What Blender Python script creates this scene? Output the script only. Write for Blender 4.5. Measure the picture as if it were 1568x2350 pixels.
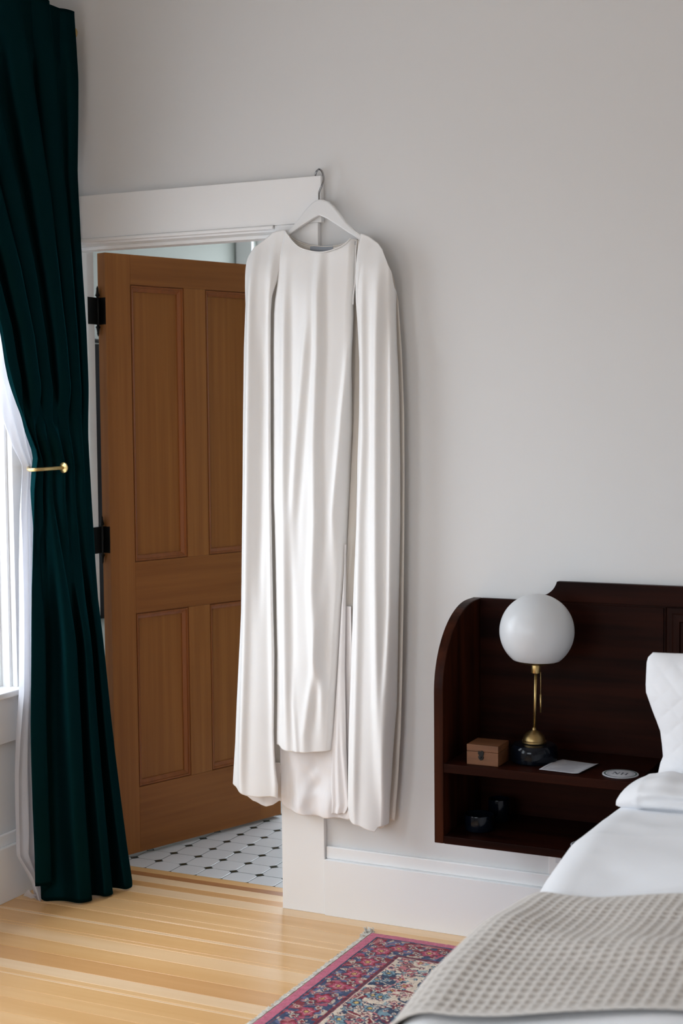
import bpy, bmesh, math, random
import numpy as np
from mathutils import Vector, Matrix
random.seed(7); rng = np.random.RandomState(7)
SC = bpy.context.scene
for o in list(bpy.data.objects): bpy.data.objects.remove(o)

# ------------------------------------------------------------ camera, world, light, exposure
cam_d = bpy.data.cameras.new('camera'); cam = bpy.data.objects.new('camera', cam_d)
SC.collection.objects.link(cam); SC.camera = cam
CAM = Vector((2.977, -4.018, 1.52))
_y, _p, _r = math.radians(25.66), math.radians(3.80), math.radians(0.536)
_f = Vector((-math.sin(_y)*math.cos(_p), math.cos(_y)*math.cos(_p), -math.sin(_p)))
_rt = Vector((math.cos(_y), math.sin(_y), 0)); _dn = _f.cross(_rt)
_R = math.cos(_r)*_rt + math.sin(_r)*_dn; _D = -math.sin(_r)*_rt + math.cos(_r)*_dn
cam.matrix_world = Matrix(((_R.x, -_D.x, -_f.x, CAM.x), (_R.y, -_D.y, -_f.y, CAM.y), (_R.z, -_D.z, -_f.z, CAM.z), (0, 0, 0, 1)))
cam_d.sensor_fit = 'VERTICAL'; cam_d.sensor_height = 36.0; cam_d.sensor_width = 24.0
cam_d.lens = 3447.0/2350.0*36.0
cam_d.clip_start = 0.05
cam_d.dof.use_dof = True; cam_d.dof.focus_distance = 4.45; cam_d.dof.aperture_fstop = 3.6

w = bpy.data.worlds.new('overcast_sky'); SC.world = w; w.use_nodes = True
bg = w.node_tree.nodes['Background']; SKY = 9.7
_N = w.node_tree.nodes; _L = w.node_tree.links
_tc = _N.new('ShaderNodeTexCoord'); _sx = _N.new('ShaderNodeSeparateXYZ'); _L.new(_tc.outputs['Generated'], _sx.inputs[0])
_mr = _N.new('ShaderNodeMapRange'); _mr.inputs['From Min'].default_value = -1; _mr.inputs['From Max'].default_value = 1; _L.new(_sx.outputs['Z'], _mr.inputs['Value'])
_cr = _N.new('ShaderNodeValToRGB'); _L.new(_mr.outputs[0], _cr.inputs[0]); _L.new(_cr.outputs[0], bg.inputs[0])      # overcast sky: dark ground, brighter towards the zenith
_e = _cr.color_ramp.elements; _e[0].position = .46; _e[0].color = (.35, .37, .40, 1); _e[1].position = 1.0; _e[1].color = (.85, .96, 1.08, 1)
_m = _e.new(.52); _m.color = (.59, .64, .70, 1)
bg.inputs[1].default_value = SKY

SC.view_settings.view_transform = 'Standard'; SC.view_settings.look = 'None'
SC.view_settings.gamma = 1.0; SC.view_settings.use_curve_mapping = False
SC.view_settings.exposure = 0.0
SC.cycles.max_bounces = 10; SC.cycles.diffuse_bounces = 6; SC.cycles.glossy_bounces = 4
SC.cycles.transmission_bounces = 8; SC.cycles.transparent_max_bounces = 12

WIN = [(-1.36, -0.235), (-3.15, -2.02)]          # window openings of the left wall (y range)
WZ = (0.666, 2.25)
REAR = (0.35, 2.05)                                # unseen rear wall window, added for front fill light (x range)
BATHWIN = (-0.452, 1.10, 0.95, 2.42)
def portal(name, loc, rot, sx, sy):
    l = bpy.data.lights.new(name, 'AREA'); l.shape = 'RECTANGLE'; l.size = sx; l.size_y = sy
    l.cycles.is_portal = True
    o = bpy.data.objects.new(name, l); o.location = loc; o.rotation_euler = rot
    SC.collection.objects.link(o)
for a, b in WIN:
    portal('daylight_portal', (-0.19, (a+b)/2, sum(WZ)/2), (0, -math.pi/2, 0), WZ[1]-WZ[0], b-a)
portal('daylight_portal', (sum(REAR)/2, -4.96, 1.45), (math.pi/2, 0, 0), REAR[1]-REAR[0], 1.3)
portal('daylight_portal', ((BATHWIN[0]+BATHWIN[1])/2, 2.36, (BATHWIN[2]+BATHWIN[3])/2), (-math.pi/2, 0, 0), BATHWIN[1]-BATHWIN[0], BATHWIN[3]-BATHWIN[2])

# ------------------------------------------------------------ materials
def mat(name, col, rough=0.6, metal=0.0, spec=0.5, sheen=0.0, sheen_tint=None, coat=0.0, coat_rough=0.1,
        var=0.0, scale=(6, 6, 6), bump=0.0, bump_scale=None, col2=None, detail=4.0, trans=0.0, ior=1.45, sss=0.0, bump_dist=0.002, ramp=(0.35, 0.65)):
    m = bpy.data.materials.new(name); m.use_nodes = True; nt = m.node_tree; N = nt.nodes; L = nt.links
    b = N['Principled BSDF']
    b.inputs['Base Color'].default_value = (*col, 1); b.inputs['Roughness'].default_value = rough
    b.inputs['Metallic'].default_value = metal; b.inputs['Specular IOR Level'].default_value = spec
    b.inputs['IOR'].default_value = ior
    if sheen:
        b.inputs['Sheen Weight'].default_value = sheen; b.inputs['Sheen Roughness'].default_value = 0.35
        b.inputs['Sheen Tint'].default_value = (*(sheen_tint or (1, 1, 1)), 1)
    if coat: b.inputs['Coat Weight'].default_value = coat; b.inputs['Coat Roughness'].default_value = coat_rough
    if trans: b.inputs['Transmission Weight'].default_value = trans
    if sss:
        b.inputs['Subsurface Weight'].default_value = sss; b.inputs['Subsurface Radius'].default_value = (0.02, 0.02, 0.02)
    tc = N.new('ShaderNodeTexCoord')
    if var or col2:
        mp = N.new('ShaderNodeMapping'); mp.inputs['Scale'].default_value = scale; L.new(tc.outputs['Object'], mp.inputs[0])
        n = N.new('ShaderNodeTexNoise'); n.inputs['Scale'].default_value = 1.0; n.inputs['Detail'].default_value = detail; L.new(mp.outputs[0], n.inputs[0])
        r = N.new('ShaderNodeValToRGB'); c2 = col2 or tuple(c*(1-var) for c in col)
        r.color_ramp.elements[0].position = ramp[0]; r.color_ramp.elements[1].position = ramp[1]
        r.color_ramp.elements[0].color = (*c2, 1); r.color_ramp.elements[1].color = (*col, 1)
        L.new(n.outputs[0], r.inputs[0]); L.new(r.outputs[0], b.inputs['Base Color'])
    if bump:
        mp2 = N.new('ShaderNodeMapping'); mp2.inputs['Scale'].default_value = bump_scale or scale; L.new(tc.outputs['Object'], mp2.inputs[0])
        n2 = N.new('ShaderNodeTexNoise'); n2.inputs['Scale'].default_value = 1.0; n2.inputs['Detail'].default_value = 3; L.new(mp2.outputs[0], n2.inputs[0])
        bp = N.new('ShaderNodeBump'); bp.inputs['Strength'].default_value = bump; bp.inputs['Distance'].default_value = bump_dist
        L.new(n2.outputs[0], bp.inputs['Height']); L.new(bp.outputs[0], b.inputs['Normal'])
    return m

M = {}
M['wall'] = mat('wall_paint', (0.755, 0.755, 0.75), 0.75, spec=0.3, bump=0.25, bump_scale=(60, 60, 60), bump_dist=0.001)
M['ceiling'] = mat('ceiling_paint', (0.80, 0.79, 0.775), 0.8, spec=0.2)
M['trim'] = mat('trim_paint', (0.90, 0.90, 0.895), 0.38, spec=0.45, bump=0.05, bump_scale=(20, 20, 20))
M['bath_wall'] = mat('bathroom_paint', (0.36, 0.385, 0.35), 0.7)
M['door_v'] = mat('fir_upright_grain', (0.34, 0.130, 0.030), 0.46, spec=.35, scale=(60, 60, 1.4), col2=(0.265, 0.094, 0.020), detail=6, bump=0.1, bump_scale=(160, 160, 3), ramp=(0.3, 0.7))
M['door_h'] = mat('fir_cross_grain', (0.31, 0.113, 0.026), 0.46, spec=.35, scale=(1.6, 1.6, 45), col2=(0.235, 0.080, 0.017), detail=6, bump=0.1, bump_scale=(4, 4, 140), ramp=(0.3, 0.7))
M['door_red'] = mat('fir_moulding', (0.30, 0.092, 0.020), 0.4, scale=(60, 60, 2), col2=(0.24, 0.072, 0.016))
M['iron'] = mat('black_iron', (0.006, 0.006, 0.006), 0.45, metal=0.4)
M['brass'] = mat('brushed_brass', (0.55, 0.40, 0.17), 0.34, metal=1.0)
M['brass_dark'] = mat('aged_brass', (0.33, 0.23, 0.10), 0.38, metal=1.0)
M['chrome'] = mat('chrome', (0.38, 0.38, 0.39), 0.14, metal=1.0)
M['hanger'] = mat('white_lacquer', (0.82, 0.83, 0.83), 0.35)
M['dress'] = mat('ivory_crepe', (0.90, 0.89, 0.875), 0.42, spec=0.4, sheen=0.15, bump=0.03, bump_scale=(40, 40, 6))
M['dress_in'] = mat('ivory_shaded_back', (0.82, 0.77, 0.70), 0.5, spec=0.3)  # beige shade of the back layer put into the cloth colour
M['satin'] = mat('white_satin', (0.88, 0.85, 0.84), 0.3, spec=0.5, sheen=0.2, bump=0.3, bump_scale=(30, 30, 14), bump_dist=0.006)
M['tag'] = mat('grey_woven_tag', (0.36, 0.39, 0.44), 0.7)
M['velvet'] = None
M['marble_black'] = mat('blue_black_glaze', (0.002, 0.0035, 0.007), 0.12, spec=0.28)
M['walnut'] = mat('dark_stained_wood', (0.024, 0.0052, 0.0022), 0.42, spec=0.07, scale=(1.8, 30, 30), col2=(0.008, 0.0016, 0.0008), detail=6, bump=0.06, bump_scale=(4, 90, 90))
M['walnut_v'] = mat('dark_stained_wood_upright_lit', (0.046, 0.0110, 0.0040), 0.40, spec=0.08, scale=(30, 30, 2.0), col2=(0.014, 0.0032, 0.0014), detail=6, bump=0.06, bump_scale=(90, 90, 4))  # upright grain; lit look of the side edges put into its brighter colour
M['oak'] = mat('box_wood', (0.165, 0.064, 0.024), 0.5, scale=(6, 80, 80), col2=(0.105, 0.039, 0.014), detail=6)
M['paper'] = mat('printed_paper', (0.46, 0.46, 0.485), 0.7)
M['ink'] = mat('dark_ink', (0.05, 0.06, 0.08), 0.7)
M['ink_grey'] = mat('faint_ink', (0.30, 0.30, 0.34), 0.7)
M['ink_green'] = mat('green_ink', (0.03, 0.07, 0.06), 0.7)
M['linen'] = mat('white_linen', (0.83, 0.84, 0.86), 0.75, spec=0.2, sheen=0.2, bump=0.12, bump_scale=(18, 9, 18), bump_dist=0.006)
M['quilt'] = mat('white_quilted_cotton', (0.83, 0.84, 0.86), 0.8, spec=0.2, sheen=0.2, bump=0.2, bump_scale=(50, 50, 50), bump_dist=0.003)
M['mattress'] = mat('mattress_ticking', (0.7, 0.7, 0.7), 0.8)
M['tile'] = mat('white_glazed_tile', (0.74, 0.745, 0.75), 0.22, var=0.06, scale=(3, 3, 3))
M['tile_dark'] = mat('dark_green_tile', (0.010, 0.028, 0.018), 0.2)
M['grout'] = mat('dark_grout', (0.025, 0.028, 0.025), 0.8)
M['towel'] = mat('black_terry', (0.006, 0.006, 0.007), 0.9)
M['fringe'] = mat('wool_fringe', (0.80, 0.77, 0.69), 0.9, var=0.3, scale=(60, 60, 60))
M['outlet'] = mat('white_plastic', (0.78, 0.79, 0.82), 0.3)
M['dark'] = mat('dark_slot', (0.01, 0.01, 0.01), 0.6)
def glassmat():
    m = bpy.data.materials.new('window_glass'); m.use_nodes = True; nt = m.node_tree; N = nt.nodes
    N.remove(N['Principled BSDF']); t = N.new('ShaderNodeBsdfTransparent'); g = N.new('ShaderNodeBsdfGlossy'); g.inputs['Roughness'].default_value = 0.02
    mx = N.new('ShaderNodeMixShader'); mx.inputs[0].default_value = 0.06
    nt.links.new(t.outputs[0], mx.inputs[1]); nt.links.new(g.outputs[0], mx.inputs[2]); nt.links.new(mx.outputs[0], N['Material Output'].inputs[0])
    return m
M['glass'] = glassmat()
def clothmat(name, col, tw, alpha):
    m = bpy.data.materials.new(name); m.use_nodes = True; nt = m.node_tree; N = nt.nodes; L = nt.links
    N.remove(N['Principled BSDF']); d = N.new('ShaderNodeBsdfDiffuse'); d.inputs[0].default_value = (*col, 1)
    t = N.new('ShaderNodeBsdfTranslucent'); t.inputs[0].default_value = (*col, 1)
    mx = N.new('ShaderNodeMixShader'); mx.inputs[0].default_value = tw
    tr = N.new('ShaderNodeBsdfTransparent'); m2 = N.new('ShaderNodeMixShader'); m2.inputs[0].default_value = alpha
    L.new(d.outputs[0], mx.inputs[1]); L.new(t.outputs[0], mx.inputs[2]); L.new(mx.outputs[0], m2.inputs[1]); L.new(tr.outputs[0], m2.inputs[2])
    L.new(m2.outputs[0], N['Material Output'].inputs[0]); return m
def velvet():
    m = bpy.data.materials.new('teal_velvet'); m.use_nodes = True; nt = m.node_tree; N = nt.nodes; L = nt.links
    N.remove(N['Principled BSDF']); d = N.new('ShaderNodeBsdfDiffuse'); d.inputs[0].default_value = (.0004, .0035, .0042, 1)
    s_ = N.new('ShaderNodeBsdfSheen'); s_.inputs['Color'].default_value = (.004, .042, .047, 1); s_.inputs['Roughness'].default_value = .28
    g = N.new('ShaderNodeBsdfGlossy'); g.inputs['Color'].default_value = (.0015, .014, .016, 1); g.inputs['Roughness'].default_value = .5
    a1 = N.new('ShaderNodeAddShader'); a2 = N.new('ShaderNodeAddShader')
    L.new(d.outputs[0], a1.inputs[0]); L.new(s_.outputs[0], a1.inputs[1]); L.new(a1.outputs[0], a2.inputs[0]); L.new(g.outputs[0], a2.inputs[1])
    L.new(a2.outputs[0], N['Material Output'].inputs[0]); return m
M['velvet'] = velvet()
M['sheer'] = clothmat('white_sheer_voile', (0.80, 0.80, 0.84), 0.4, 0.10)
def attrmat(name, attr, rough, bump=0.0, scale=400, sheen=0.3):
    m = mat(name, (1, 1, 1), rough, spec=0.15, sheen=sheen); nt = m.node_tree; N = nt.nodes; L = nt.links
    a = N.new('ShaderNodeAttribute'); a.attribute_name = attr; b = N['Principled BSDF']
    L.new(a.outputs['Color'], b.inputs['Base Color'])
    if bump:
        tc = N.new('ShaderNodeTexCoord'); n = N.new('ShaderNodeTexNoise'); n.inputs['Scale'].default_value = scale
        L.new(tc.outputs['Object'], n.inputs[0]); bp = N.new('ShaderNodeBump'); bp.inputs['Strength'].default_value = bump; bp.inputs['Distance'].default_value = 0.003
        L.new(n.outputs[0], bp.inputs['Height']); L.new(bp.outputs[0], b.inputs['Normal'])
    return m
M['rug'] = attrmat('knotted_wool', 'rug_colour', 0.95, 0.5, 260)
M['waffle'] = attrmat('waffle_cotton', 'waffle_colour', 0.9, 0.3, 300)
WOODS = []
for i, (c, c2) in enumerate([((0.64, 0.39, 0.165), (0.58, 0.32, 0.12)), ((0.62, 0.365, 0.145), (0.55, 0.29, 0.10)), ((0.67, 0.44, 0.22), (0.60, 0.355, 0.15)),
                             ((0.56, 0.30, 0.110), (0.49, 0.24, 0.08)), ((0.68, 0.47, 0.26), (0.61, 0.385, 0.185)), ((0.36, 0.155, 0.050), (0.29, 0.115, 0.035))]):
    c = tuple(min(.92, q*k) for q, k in zip(c, (1.30, 1.34, 1.50))); c2 = tuple(q*k for q, k in zip(c2, (1.34, 1.42, 1.60)))
    WOODS.append(mat('fir_board_%d' % i, c, 0.34, spec=0.5, coat=0.25, coat_rough=0.25, scale=(0.8, 26, 26), col2=c2, detail=5, ramp=(0.3, 0.72), bump=0.04, bump_scale=(3, 90, 90)))

# ------------------------------------------------------------ builders
ORG = {}
def link(o):
    SC.collection.objects.link(o); return o
def tag(o, label=None, cat=None, group=None, kind=None):
    if label: o['label'] = label
    if cat: o['category'] = cat
    if group: o['group'] = group
    if kind: o['kind'] = kind
    return o
def thing(name, label, cat, loc, group=None, kind=None):
    o = link(bpy.data.objects.new(name, None)); o.location = loc; o.empty_display_size = 0.05
    ORG[o.name] = Vector(loc); return tag(o, label, cat, group, kind)
def mesh(name, V, F, m, parent=None, smooth=False, label=None):
    org = ORG[parent.name] if parent else Vector((0, 0, 0))
    me = bpy.data.meshes.new(name)
    V = np.asarray(V, float) - np.array(org)
    me.from_pydata(V.tolist(), [], [tuple(int(i) for i in f) for f in F]); me.update()
    if smooth: me.polygons.foreach_set('use_smooth', [True]*len(me.polygons))
    me.materials.append(m)
    o = link(bpy.data.objects.new(name, me))
    if parent: o.parent = parent; ORG[o.name] = org
    else: ORG[o.name] = Vector((0, 0, 0))
    if label: o['label'] = label
    return o
BF = [(0, 3, 2, 1), (4, 5, 6, 7), (0, 1, 5, 4), (1, 2, 6, 5), (2, 3, 7, 6), (3, 0, 4, 7)]
def bv(x0, x1, y0, y1, z0, z1):
    return [(x0, y0, z0), (x1, y0, z0), (x1, y1, z0), (x0, y1, z0), (x0, y0, z1), (x1, y0, z1), (x1, y1, z1), (x0, y1, z1)]
def boxes(name, L, m, parent=None, bevel=0.0, label=None, xf=None, segs=2):
    V, F = [], []
    for b in L:
        n = len(V); V += bv(*b); F += [tuple(i+n for i in f) for f in BF]
    if xf: V = [xf(*v) for v in V]
    o = mesh(name, V, F, m, parent, label=label)
    if bevel:
        bm = bmesh.new(); bm.from_mesh(o.data)
        bmesh.ops.bevel(bm, geom=bm.edges[:], offset=bevel, segments=segs, profile=0.5, affect='EDGES', clamp_overlap=True)
        bm.to_mesh(o.data); bm.free()
    return o
def lathe(name, prof, c, m, parent=None, n=48, ax=None, smooth=True, label=None):
    """prof: list of (r, h); c base point; ax direction of h"""
    a = Vector(ax or (0, 0, 1)).normalized(); t = Vector((1, 0, 0)) if abs(a.x) < .9 else Vector((0, 1, 0))
    e1 = a.cross(t).normalized(); e2 = a.cross(e1); c = Vector(c); V = []; F = []
    for r, h in prof:
        for i in range(n):
            th = 2*math.pi*i/n; V.append(c + a*h + (e1*math.cos(th)+e2*math.sin(th))*max(r, 1e-5))
    for j in range(len(prof)-1):
        for i in range(n):
            F.append((j*n+i, (j+1)*n+i, (j+1)*n+(i+1) % n, j*n+(i+1) % n))
    F.append(tuple(range(n))); F.append(tuple(reversed(range((len(prof)-1)*n, len(prof)*n))))
    o = mesh(name, V, F, m, parent, smooth=smooth, label=label)
    bm = bmesh.new(); bm.from_mesh(o.data); bmesh.ops.recalc_face_normals(bm, faces=bm.faces[:]); bm.to_mesh(o.data); bm.free()
    if smooth:
        for e in o.data.edges: pass
        try: o.data.set_sharp_from_angle(angle=math.radians(40))
        except Exception: pass
    return o
def tube(name, pts, r, m, parent=None, n=12, label=None, radii=None, sub=6):
    P = [Vector(p) for p in pts]
    if sub > 1 and len(P) > 2:
        Q = []
        for i in range(len(P)-1):
            p0 = P[max(i-1, 0)]; p1 = P[i]; p2 = P[i+1]; p3 = P[min(i+2, len(P)-1)]
            for k in range(sub):
                t = k/sub; Q.append(0.5*((2*p1)+(p2-p0)*t+(2*p0-5*p1+4*p2-p3)*t*t+(3*p1-p0-3*p2+p3)*t**3))
        Q.append(P[-1]); P = Q
    V, F = [], []; up = None
    for i, p in enumerate(P):
        d = (P[min(i+1, len(P)-1)]-P[max(i-1, 0)]).normalized()
        if up is None: up = d.orthogonal().normalized()
        up = (up-d*up.dot(d)).normalized(); s = d.cross(up)
        rr = r if radii is None else radii(i/(len(P)-1))
        for k in range(n):
            a = 2*math.pi*k/n; V.append(p+(up*math.cos(a)+s*math.sin(a))*rr)
    for j in range(len(P)-1):
        for i in range(n): F.append((j*n+i, j*n+(i+1) % n, (j+1)*n+(i+1) % n, (j+1)*n+i))
    F.append(tuple(reversed(range(n)))); F.append(tuple(range((len(P)-1)*n, len(P)*n)))
    return mesh(name, V, F, m, parent, smooth=True, label=label)
def prism(name, poly, ax, a, b, m, parent=None, bevel=0.0, label=None):
    """poly in the two other axes (in order), extruded along ax between a and b"""
    V = []
    for t in (a, b):
        for p in poly:
            V.append({'x': (t, p[0], p[1]), 'y': (p[0], t, p[1]), 'z': (p[0], p[1], t)}[ax])
    n = len(poly); F = [tuple(range(n)), tuple(reversed(range(n, 2*n)))]+[(i, i+n, (i+1) % n+n, (i+1) % n) for i in range(n)]
    o = mesh(name, V, F, m, parent, label=label)
    bm = bmesh.new(); bm.from_mesh(o.data); bmesh.ops.recalc_face_normals(bm, faces=bm.faces[:])
    if bevel: bmesh.ops.bevel(bm, geom=[e for e in bm.edges if e.calc_face_angle(0) > 0.6], offset=bevel, segments=2, profile=.5, affect='EDGES', clamp_overlap=True)
    bm.to_mesh(o.data); bm.free(); return o
def grid(name, P, m, parent=None, thick=0.0, label=None, smooth=True, offset=1.0, close_v=False):
    """P: array rows x cols x 3"""
    P = np.asarray(P); r, c = P.shape[:2]; idx = np.arange(r*c).reshape(r, c)
    F = np.stack([idx[:-1, :-1], idx[:-1, 1:], idx[1:, 1:], idx[1:, :-1]], -1).reshape(-1, 4)
    o = mesh(name, P.reshape(-1, 3), F, m, parent, smooth=smooth, label=label)
    if thick:
        s = o.modifiers.new('thickness', 'SOLIDIFY'); s.thickness = thick; s.offset = offset
    return o
def ip(T, v, k=0, j=1):
    """interpolate table T of tuples: column j as a function of column k"""
    a = sorted((t[k], t[j]) for t in T); return np.interp(v, [q[0] for q in a], [q[1] for q in a])
def sm(x, a, b):
    t = np.clip((x-a)/(b-a), 0, 1); return t*t*(3-2*t)
def vnoise(x, y, seed=0):
    x = np.asarray(x, float); y = np.asarray(y, float); xi = np.floor(x).astype(int); yi = np.floor(y).astype(int)
    fx = x-xi; fy = y-yi; fx = fx*fx*(3-2*fx); fy = fy*fy*(3-2*fy)
    h = lambda a, b: (np.sin(a*127.1+b*311.7+seed*74.7)*43758.5453) % 1.0
    return ((h(xi, yi)*(1-fx)+h(xi+1, yi)*fx)*(1-fy)+(h(xi, yi+1)*(1-fx)+h(xi+1, yi+1)*fx)*fy)*2-1

# ------------------------------------------------------------ measured outlines of the dress (x, z in metres)
CAPE_L_OUT = [(0.8585, 2.0535), (0.8274, 2.0323), (0.7975, 2.0122), (0.7793, 1.9861), (0.7698, 1.9492), (0.7637, 1.8433), (0.7557, 1.7135), (0.7497, 1.5175), (0.7451, 1.3202), (0.739, 1.1216), (0.7328, 0.9215), (0.7231, 0.787), (0.7148, 0.6518), (0.708, 0.5161), (0.6966, 0.3819)]
CAPE_L_IN = [(0.8944, 2.0567), (0.8859, 1.9656), (0.8749, 1.9087), (0.8626, 1.8644), (0.8575, 1.8133), (0.8546, 1.7105), (0.8525, 1.4519), (0.8512, 1.2566), (0.8524, 1.1258), (0.8541, 0.9286), (0.8567, 0.7967), (0.8549, 0.664), (0.8519, 0.5573), (0.8579, 0.4511), (0.8646, 0.3982), (0.8611, 0.355)]
CAPE_L_HEM = [(0.7081, 0.3876), (0.7218, 0.3822), (0.7354, 0.3714), (0.7642, 0.3608), (0.802, 0.3593), (0.8396, 0.3632), (0.856, 0.3623), (0.8664, 0.3566)]
CAPE_R_OUT = [(1.1656, 2.0238), (1.1979, 2.0015), (1.2133, 1.9827), (1.2294, 1.9497), (1.2415, 1.9194), (1.2465, 1.861), (1.2469, 1.825), (1.2503, 1.7591), (1.2558, 1.6582), (1.2578, 1.5585), (1.2583, 1.3568), (1.2566, 1.1993), (1.2509, 0.9862), (1.2465, 0.8433), (1.2409, 0.6622), (1.237, 0.613), (1.226, 0.4415), (1.2146, 0.3116)]
CAPE_R_IN = [(1.1367, 2.0324), (1.1309, 2.0029), (1.1285, 1.9035), (1.1293, 1.841), (1.1343, 1.7783), (1.1402, 1.6654), (1.1374, 1.5145), (1.1306, 1.3882), (1.126, 1.1975), (1.1177, 1.0695), (1.1108, 0.9409), (1.1053, 0.8117), (1.0998, 0.6818), (1.0959, 0.5775), (1.0932, 0.4468), (1.0923, 0.3551), (1.0976, 0.3163)]
CAPE_R_HEM = [(1.1024, 0.3193), (1.1194, 0.3134), (1.1434, 0.3082), (1.1673, 0.2992), (1.1869, 0.2949), (1.1954, 0.3088), (1.2136, 0.3148), (1.227, 0.3201)]
BODY_L = [(0.8852, 2.0598), (0.8767, 1.9671), (0.8668, 1.8907), (0.859, 1.8525), (0.8555, 1.8141), (0.8526, 1.711), (0.849, 1.4517), (0.8477, 1.2558), (0.8498, 1.1903), (0.8509, 1.0589), (0.8521, 0.9271), (0.8532, 0.7947), (0.8514, 0.6616), (0.8481, 0.5279), (0.8479, 0.5118)]
BODY_R = [(1.125, 2.0204), (1.1244, 1.9544), (1.1209, 1.8795), (1.1162, 1.8296), (1.1158, 1.7857), (1.1129, 1.7041), (1.1098, 1.6032), (1.1043, 1.4767), (1.0977, 1.375), (1.0926, 1.2856), (1.0874, 1.1959), (1.0789, 1.0517), (1.0678, 0.9428), (1.0595, 0.8334), (1.0512, 0.7222), (1.0395, 0.5747), (1.0325, 0.5097)]
BODY_HEM = [(0.8667, 0.522), (0.8809, 0.5113), (0.9005, 0.5091), (0.924, 0.509), (0.9664, 0.5102), (1.0099, 0.5144), (1.0496, 0.5192)]
NECK = [(0.8887, 2.0585), (0.9091, 2.0434), (0.9262, 2.0233), (0.9504, 2.003), (0.9817, 1.9911), (1.0158, 1.9843), (1.0426, 1.9847), (1.0736, 1.9917), (1.0975, 2.0023), (1.113, 2.0152), (1.1172, 2.0199), (1.1297, 2.0192)]
BACKNECK = [(0.896, 2.0467), (0.9219, 2.0286), (0.9449, 2.0183), (0.9693, 2.0106), (1.0093, 2.0046), (1.049, 2.0036), (1.0801, 2.0082), (1.1026, 2.0207)]
TRAIN_L = [(0.8511, 0.5559), (0.8541, 0.4492), (0.8616, 0.3387)]
TRAIN_HEM = [(0.8616, 0.3387), (0.8793, 0.3204), (0.9148, 0.3136), (0.9487, 0.3106), (1.0043, 0.3087), (1.0435, 0.3143), (1.0895, 0.3115), (1.101, 0.318)]
SLIT_L = [(1.0878, 1.1324), (1.0796, 1.0294), (1.0702, 0.9439), (1.0619, 0.8347), (1.0536, 0.7237), (1.042, 0.5765), (1.0355, 0.5117), (1.0287, 0.4137), (1.0234, 0.3234)]
SLIT_R = [(1.0885, 1.1325), (1.0867, 1.0297), (1.0844, 0.9445), (1.0797, 0.7619), (1.0812, 0.6281), (1.0816, 0.5276), (1.0876, 0.4131), (1.0899, 0.3556), (1.0782, 0.3307)]
BACK_R = [(1.1568, 2.0188), (1.2046, 1.9702), (1.2315, 1.913), (1.2473, 1.8378), (1.2572, 1.7007), (1.264, 1.5134), (1.264, 1.3251), (1.2613, 1.1357), (1.2572, 0.945), (1.2517, 0.7529), (1.2449, 0.5852), (1.234, 0.429), (1.2234, 0.3187)]
BACK_L = [(0.8141, 2.0089), (0.7914, 1.9715), (0.783, 1.9073), (0.7765, 1.778), (0.7691, 1.5828), (0.7621, 1.3203), (0.755, 1.0555), (0.7478, 0.7882), (0.7417, 0.5861), (0.729, 0.3615)]
LIN_HEM = [(0.7226, 0.3727), (0.7345, 0.3509), (0.7571, 0.3329), (0.7874, 0.3253), (0.8115, 0.3238), (0.8327, 0.3301), (0.8494, 0.3426), (0.8598, 0.337)]
FB = [[(1.835, 0.9089), (1.324, 0.8991), (0.804, 0.8979), (0.607, 0.8997)], [(1.782, 0.987), (1.58, 0.9631), (1.388, 0.9405), (1.195, 0.9221)], [(1.893, 1.0209), (1.68, 1.0184), (1.426, 1.0069), (1.197, 1.0056), (1.004, 0.9962), (0.81, 0.9996), (0.695, 1.017)], [(1.752, 1.12), (1.628, 1.1062), (1.515, 1.0911), (1.351, 1.074), (1.224, 1.0585)], [(0.967, 1.0201), (0.811, 1.0039), (0.679, 0.9808), (0.56, 0.9605)], [(0.649, 0.9251), (0.518, 0.9352)], [(0.683, 1.0383), (0.528, 1.0395)]]
FL = [[(1.903, 0.7976), (1.453, 0.7832), (0.928, 0.7662), (0.421, 0.7476)], [(1.9, 0.8634), (1.453, 0.8556), (0.933, 0.8555), (0.538, 0.8589), (0.406, 0.8644)], [(1.646, 0.8275), (1.062, 0.81)]]
FR = [[(1.825, 1.1593), (1.452, 1.1599), (1.2, 1.1451), (0.819, 1.1359), (0.367, 1.1231)], [(1.823, 1.2112), (1.452, 1.2053), (1.076, 1.2021), (0.823, 1.2027), (0.568, 1.2061)], [(1.748, 1.2525), (1.328, 1.2479), (0.952, 1.2408), (0.697, 1.2265), (0.441, 1.2188)]]
HANG = [(1.0083, 2.1391), (0.9855, 2.1357), (0.9611, 2.1209), (0.932, 2.0912), (0.9042, 2.0676), (0.8734, 2.0503), (0.8513, 2.0388)]
HANG2 = [(1.0083, 2.1391), (1.0352, 2.1335), (1.0603, 2.1106), (1.0838, 2.0815), (1.1086, 2.055), (1.1321, 2.0387), (1.1637, 2.0182)]
SHL = [(0.8855, 2.059), (0.8547, 2.0545), (0.8236, 2.0332), (0.7937, 2.013), (0.7755, 1.9869), (0.7659, 1.9499), (0.7614, 1.8957)]
SHR = [(1.1213, 2.0299), (1.1297, 2.0344), (1.1477, 2.032), (1.167, 2.0235), (1.1992, 2.0011), (1.2146, 1.9823), (1.2308, 1.9493), (1.2428, 1.9191), (1.2478, 1.8607)]

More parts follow.
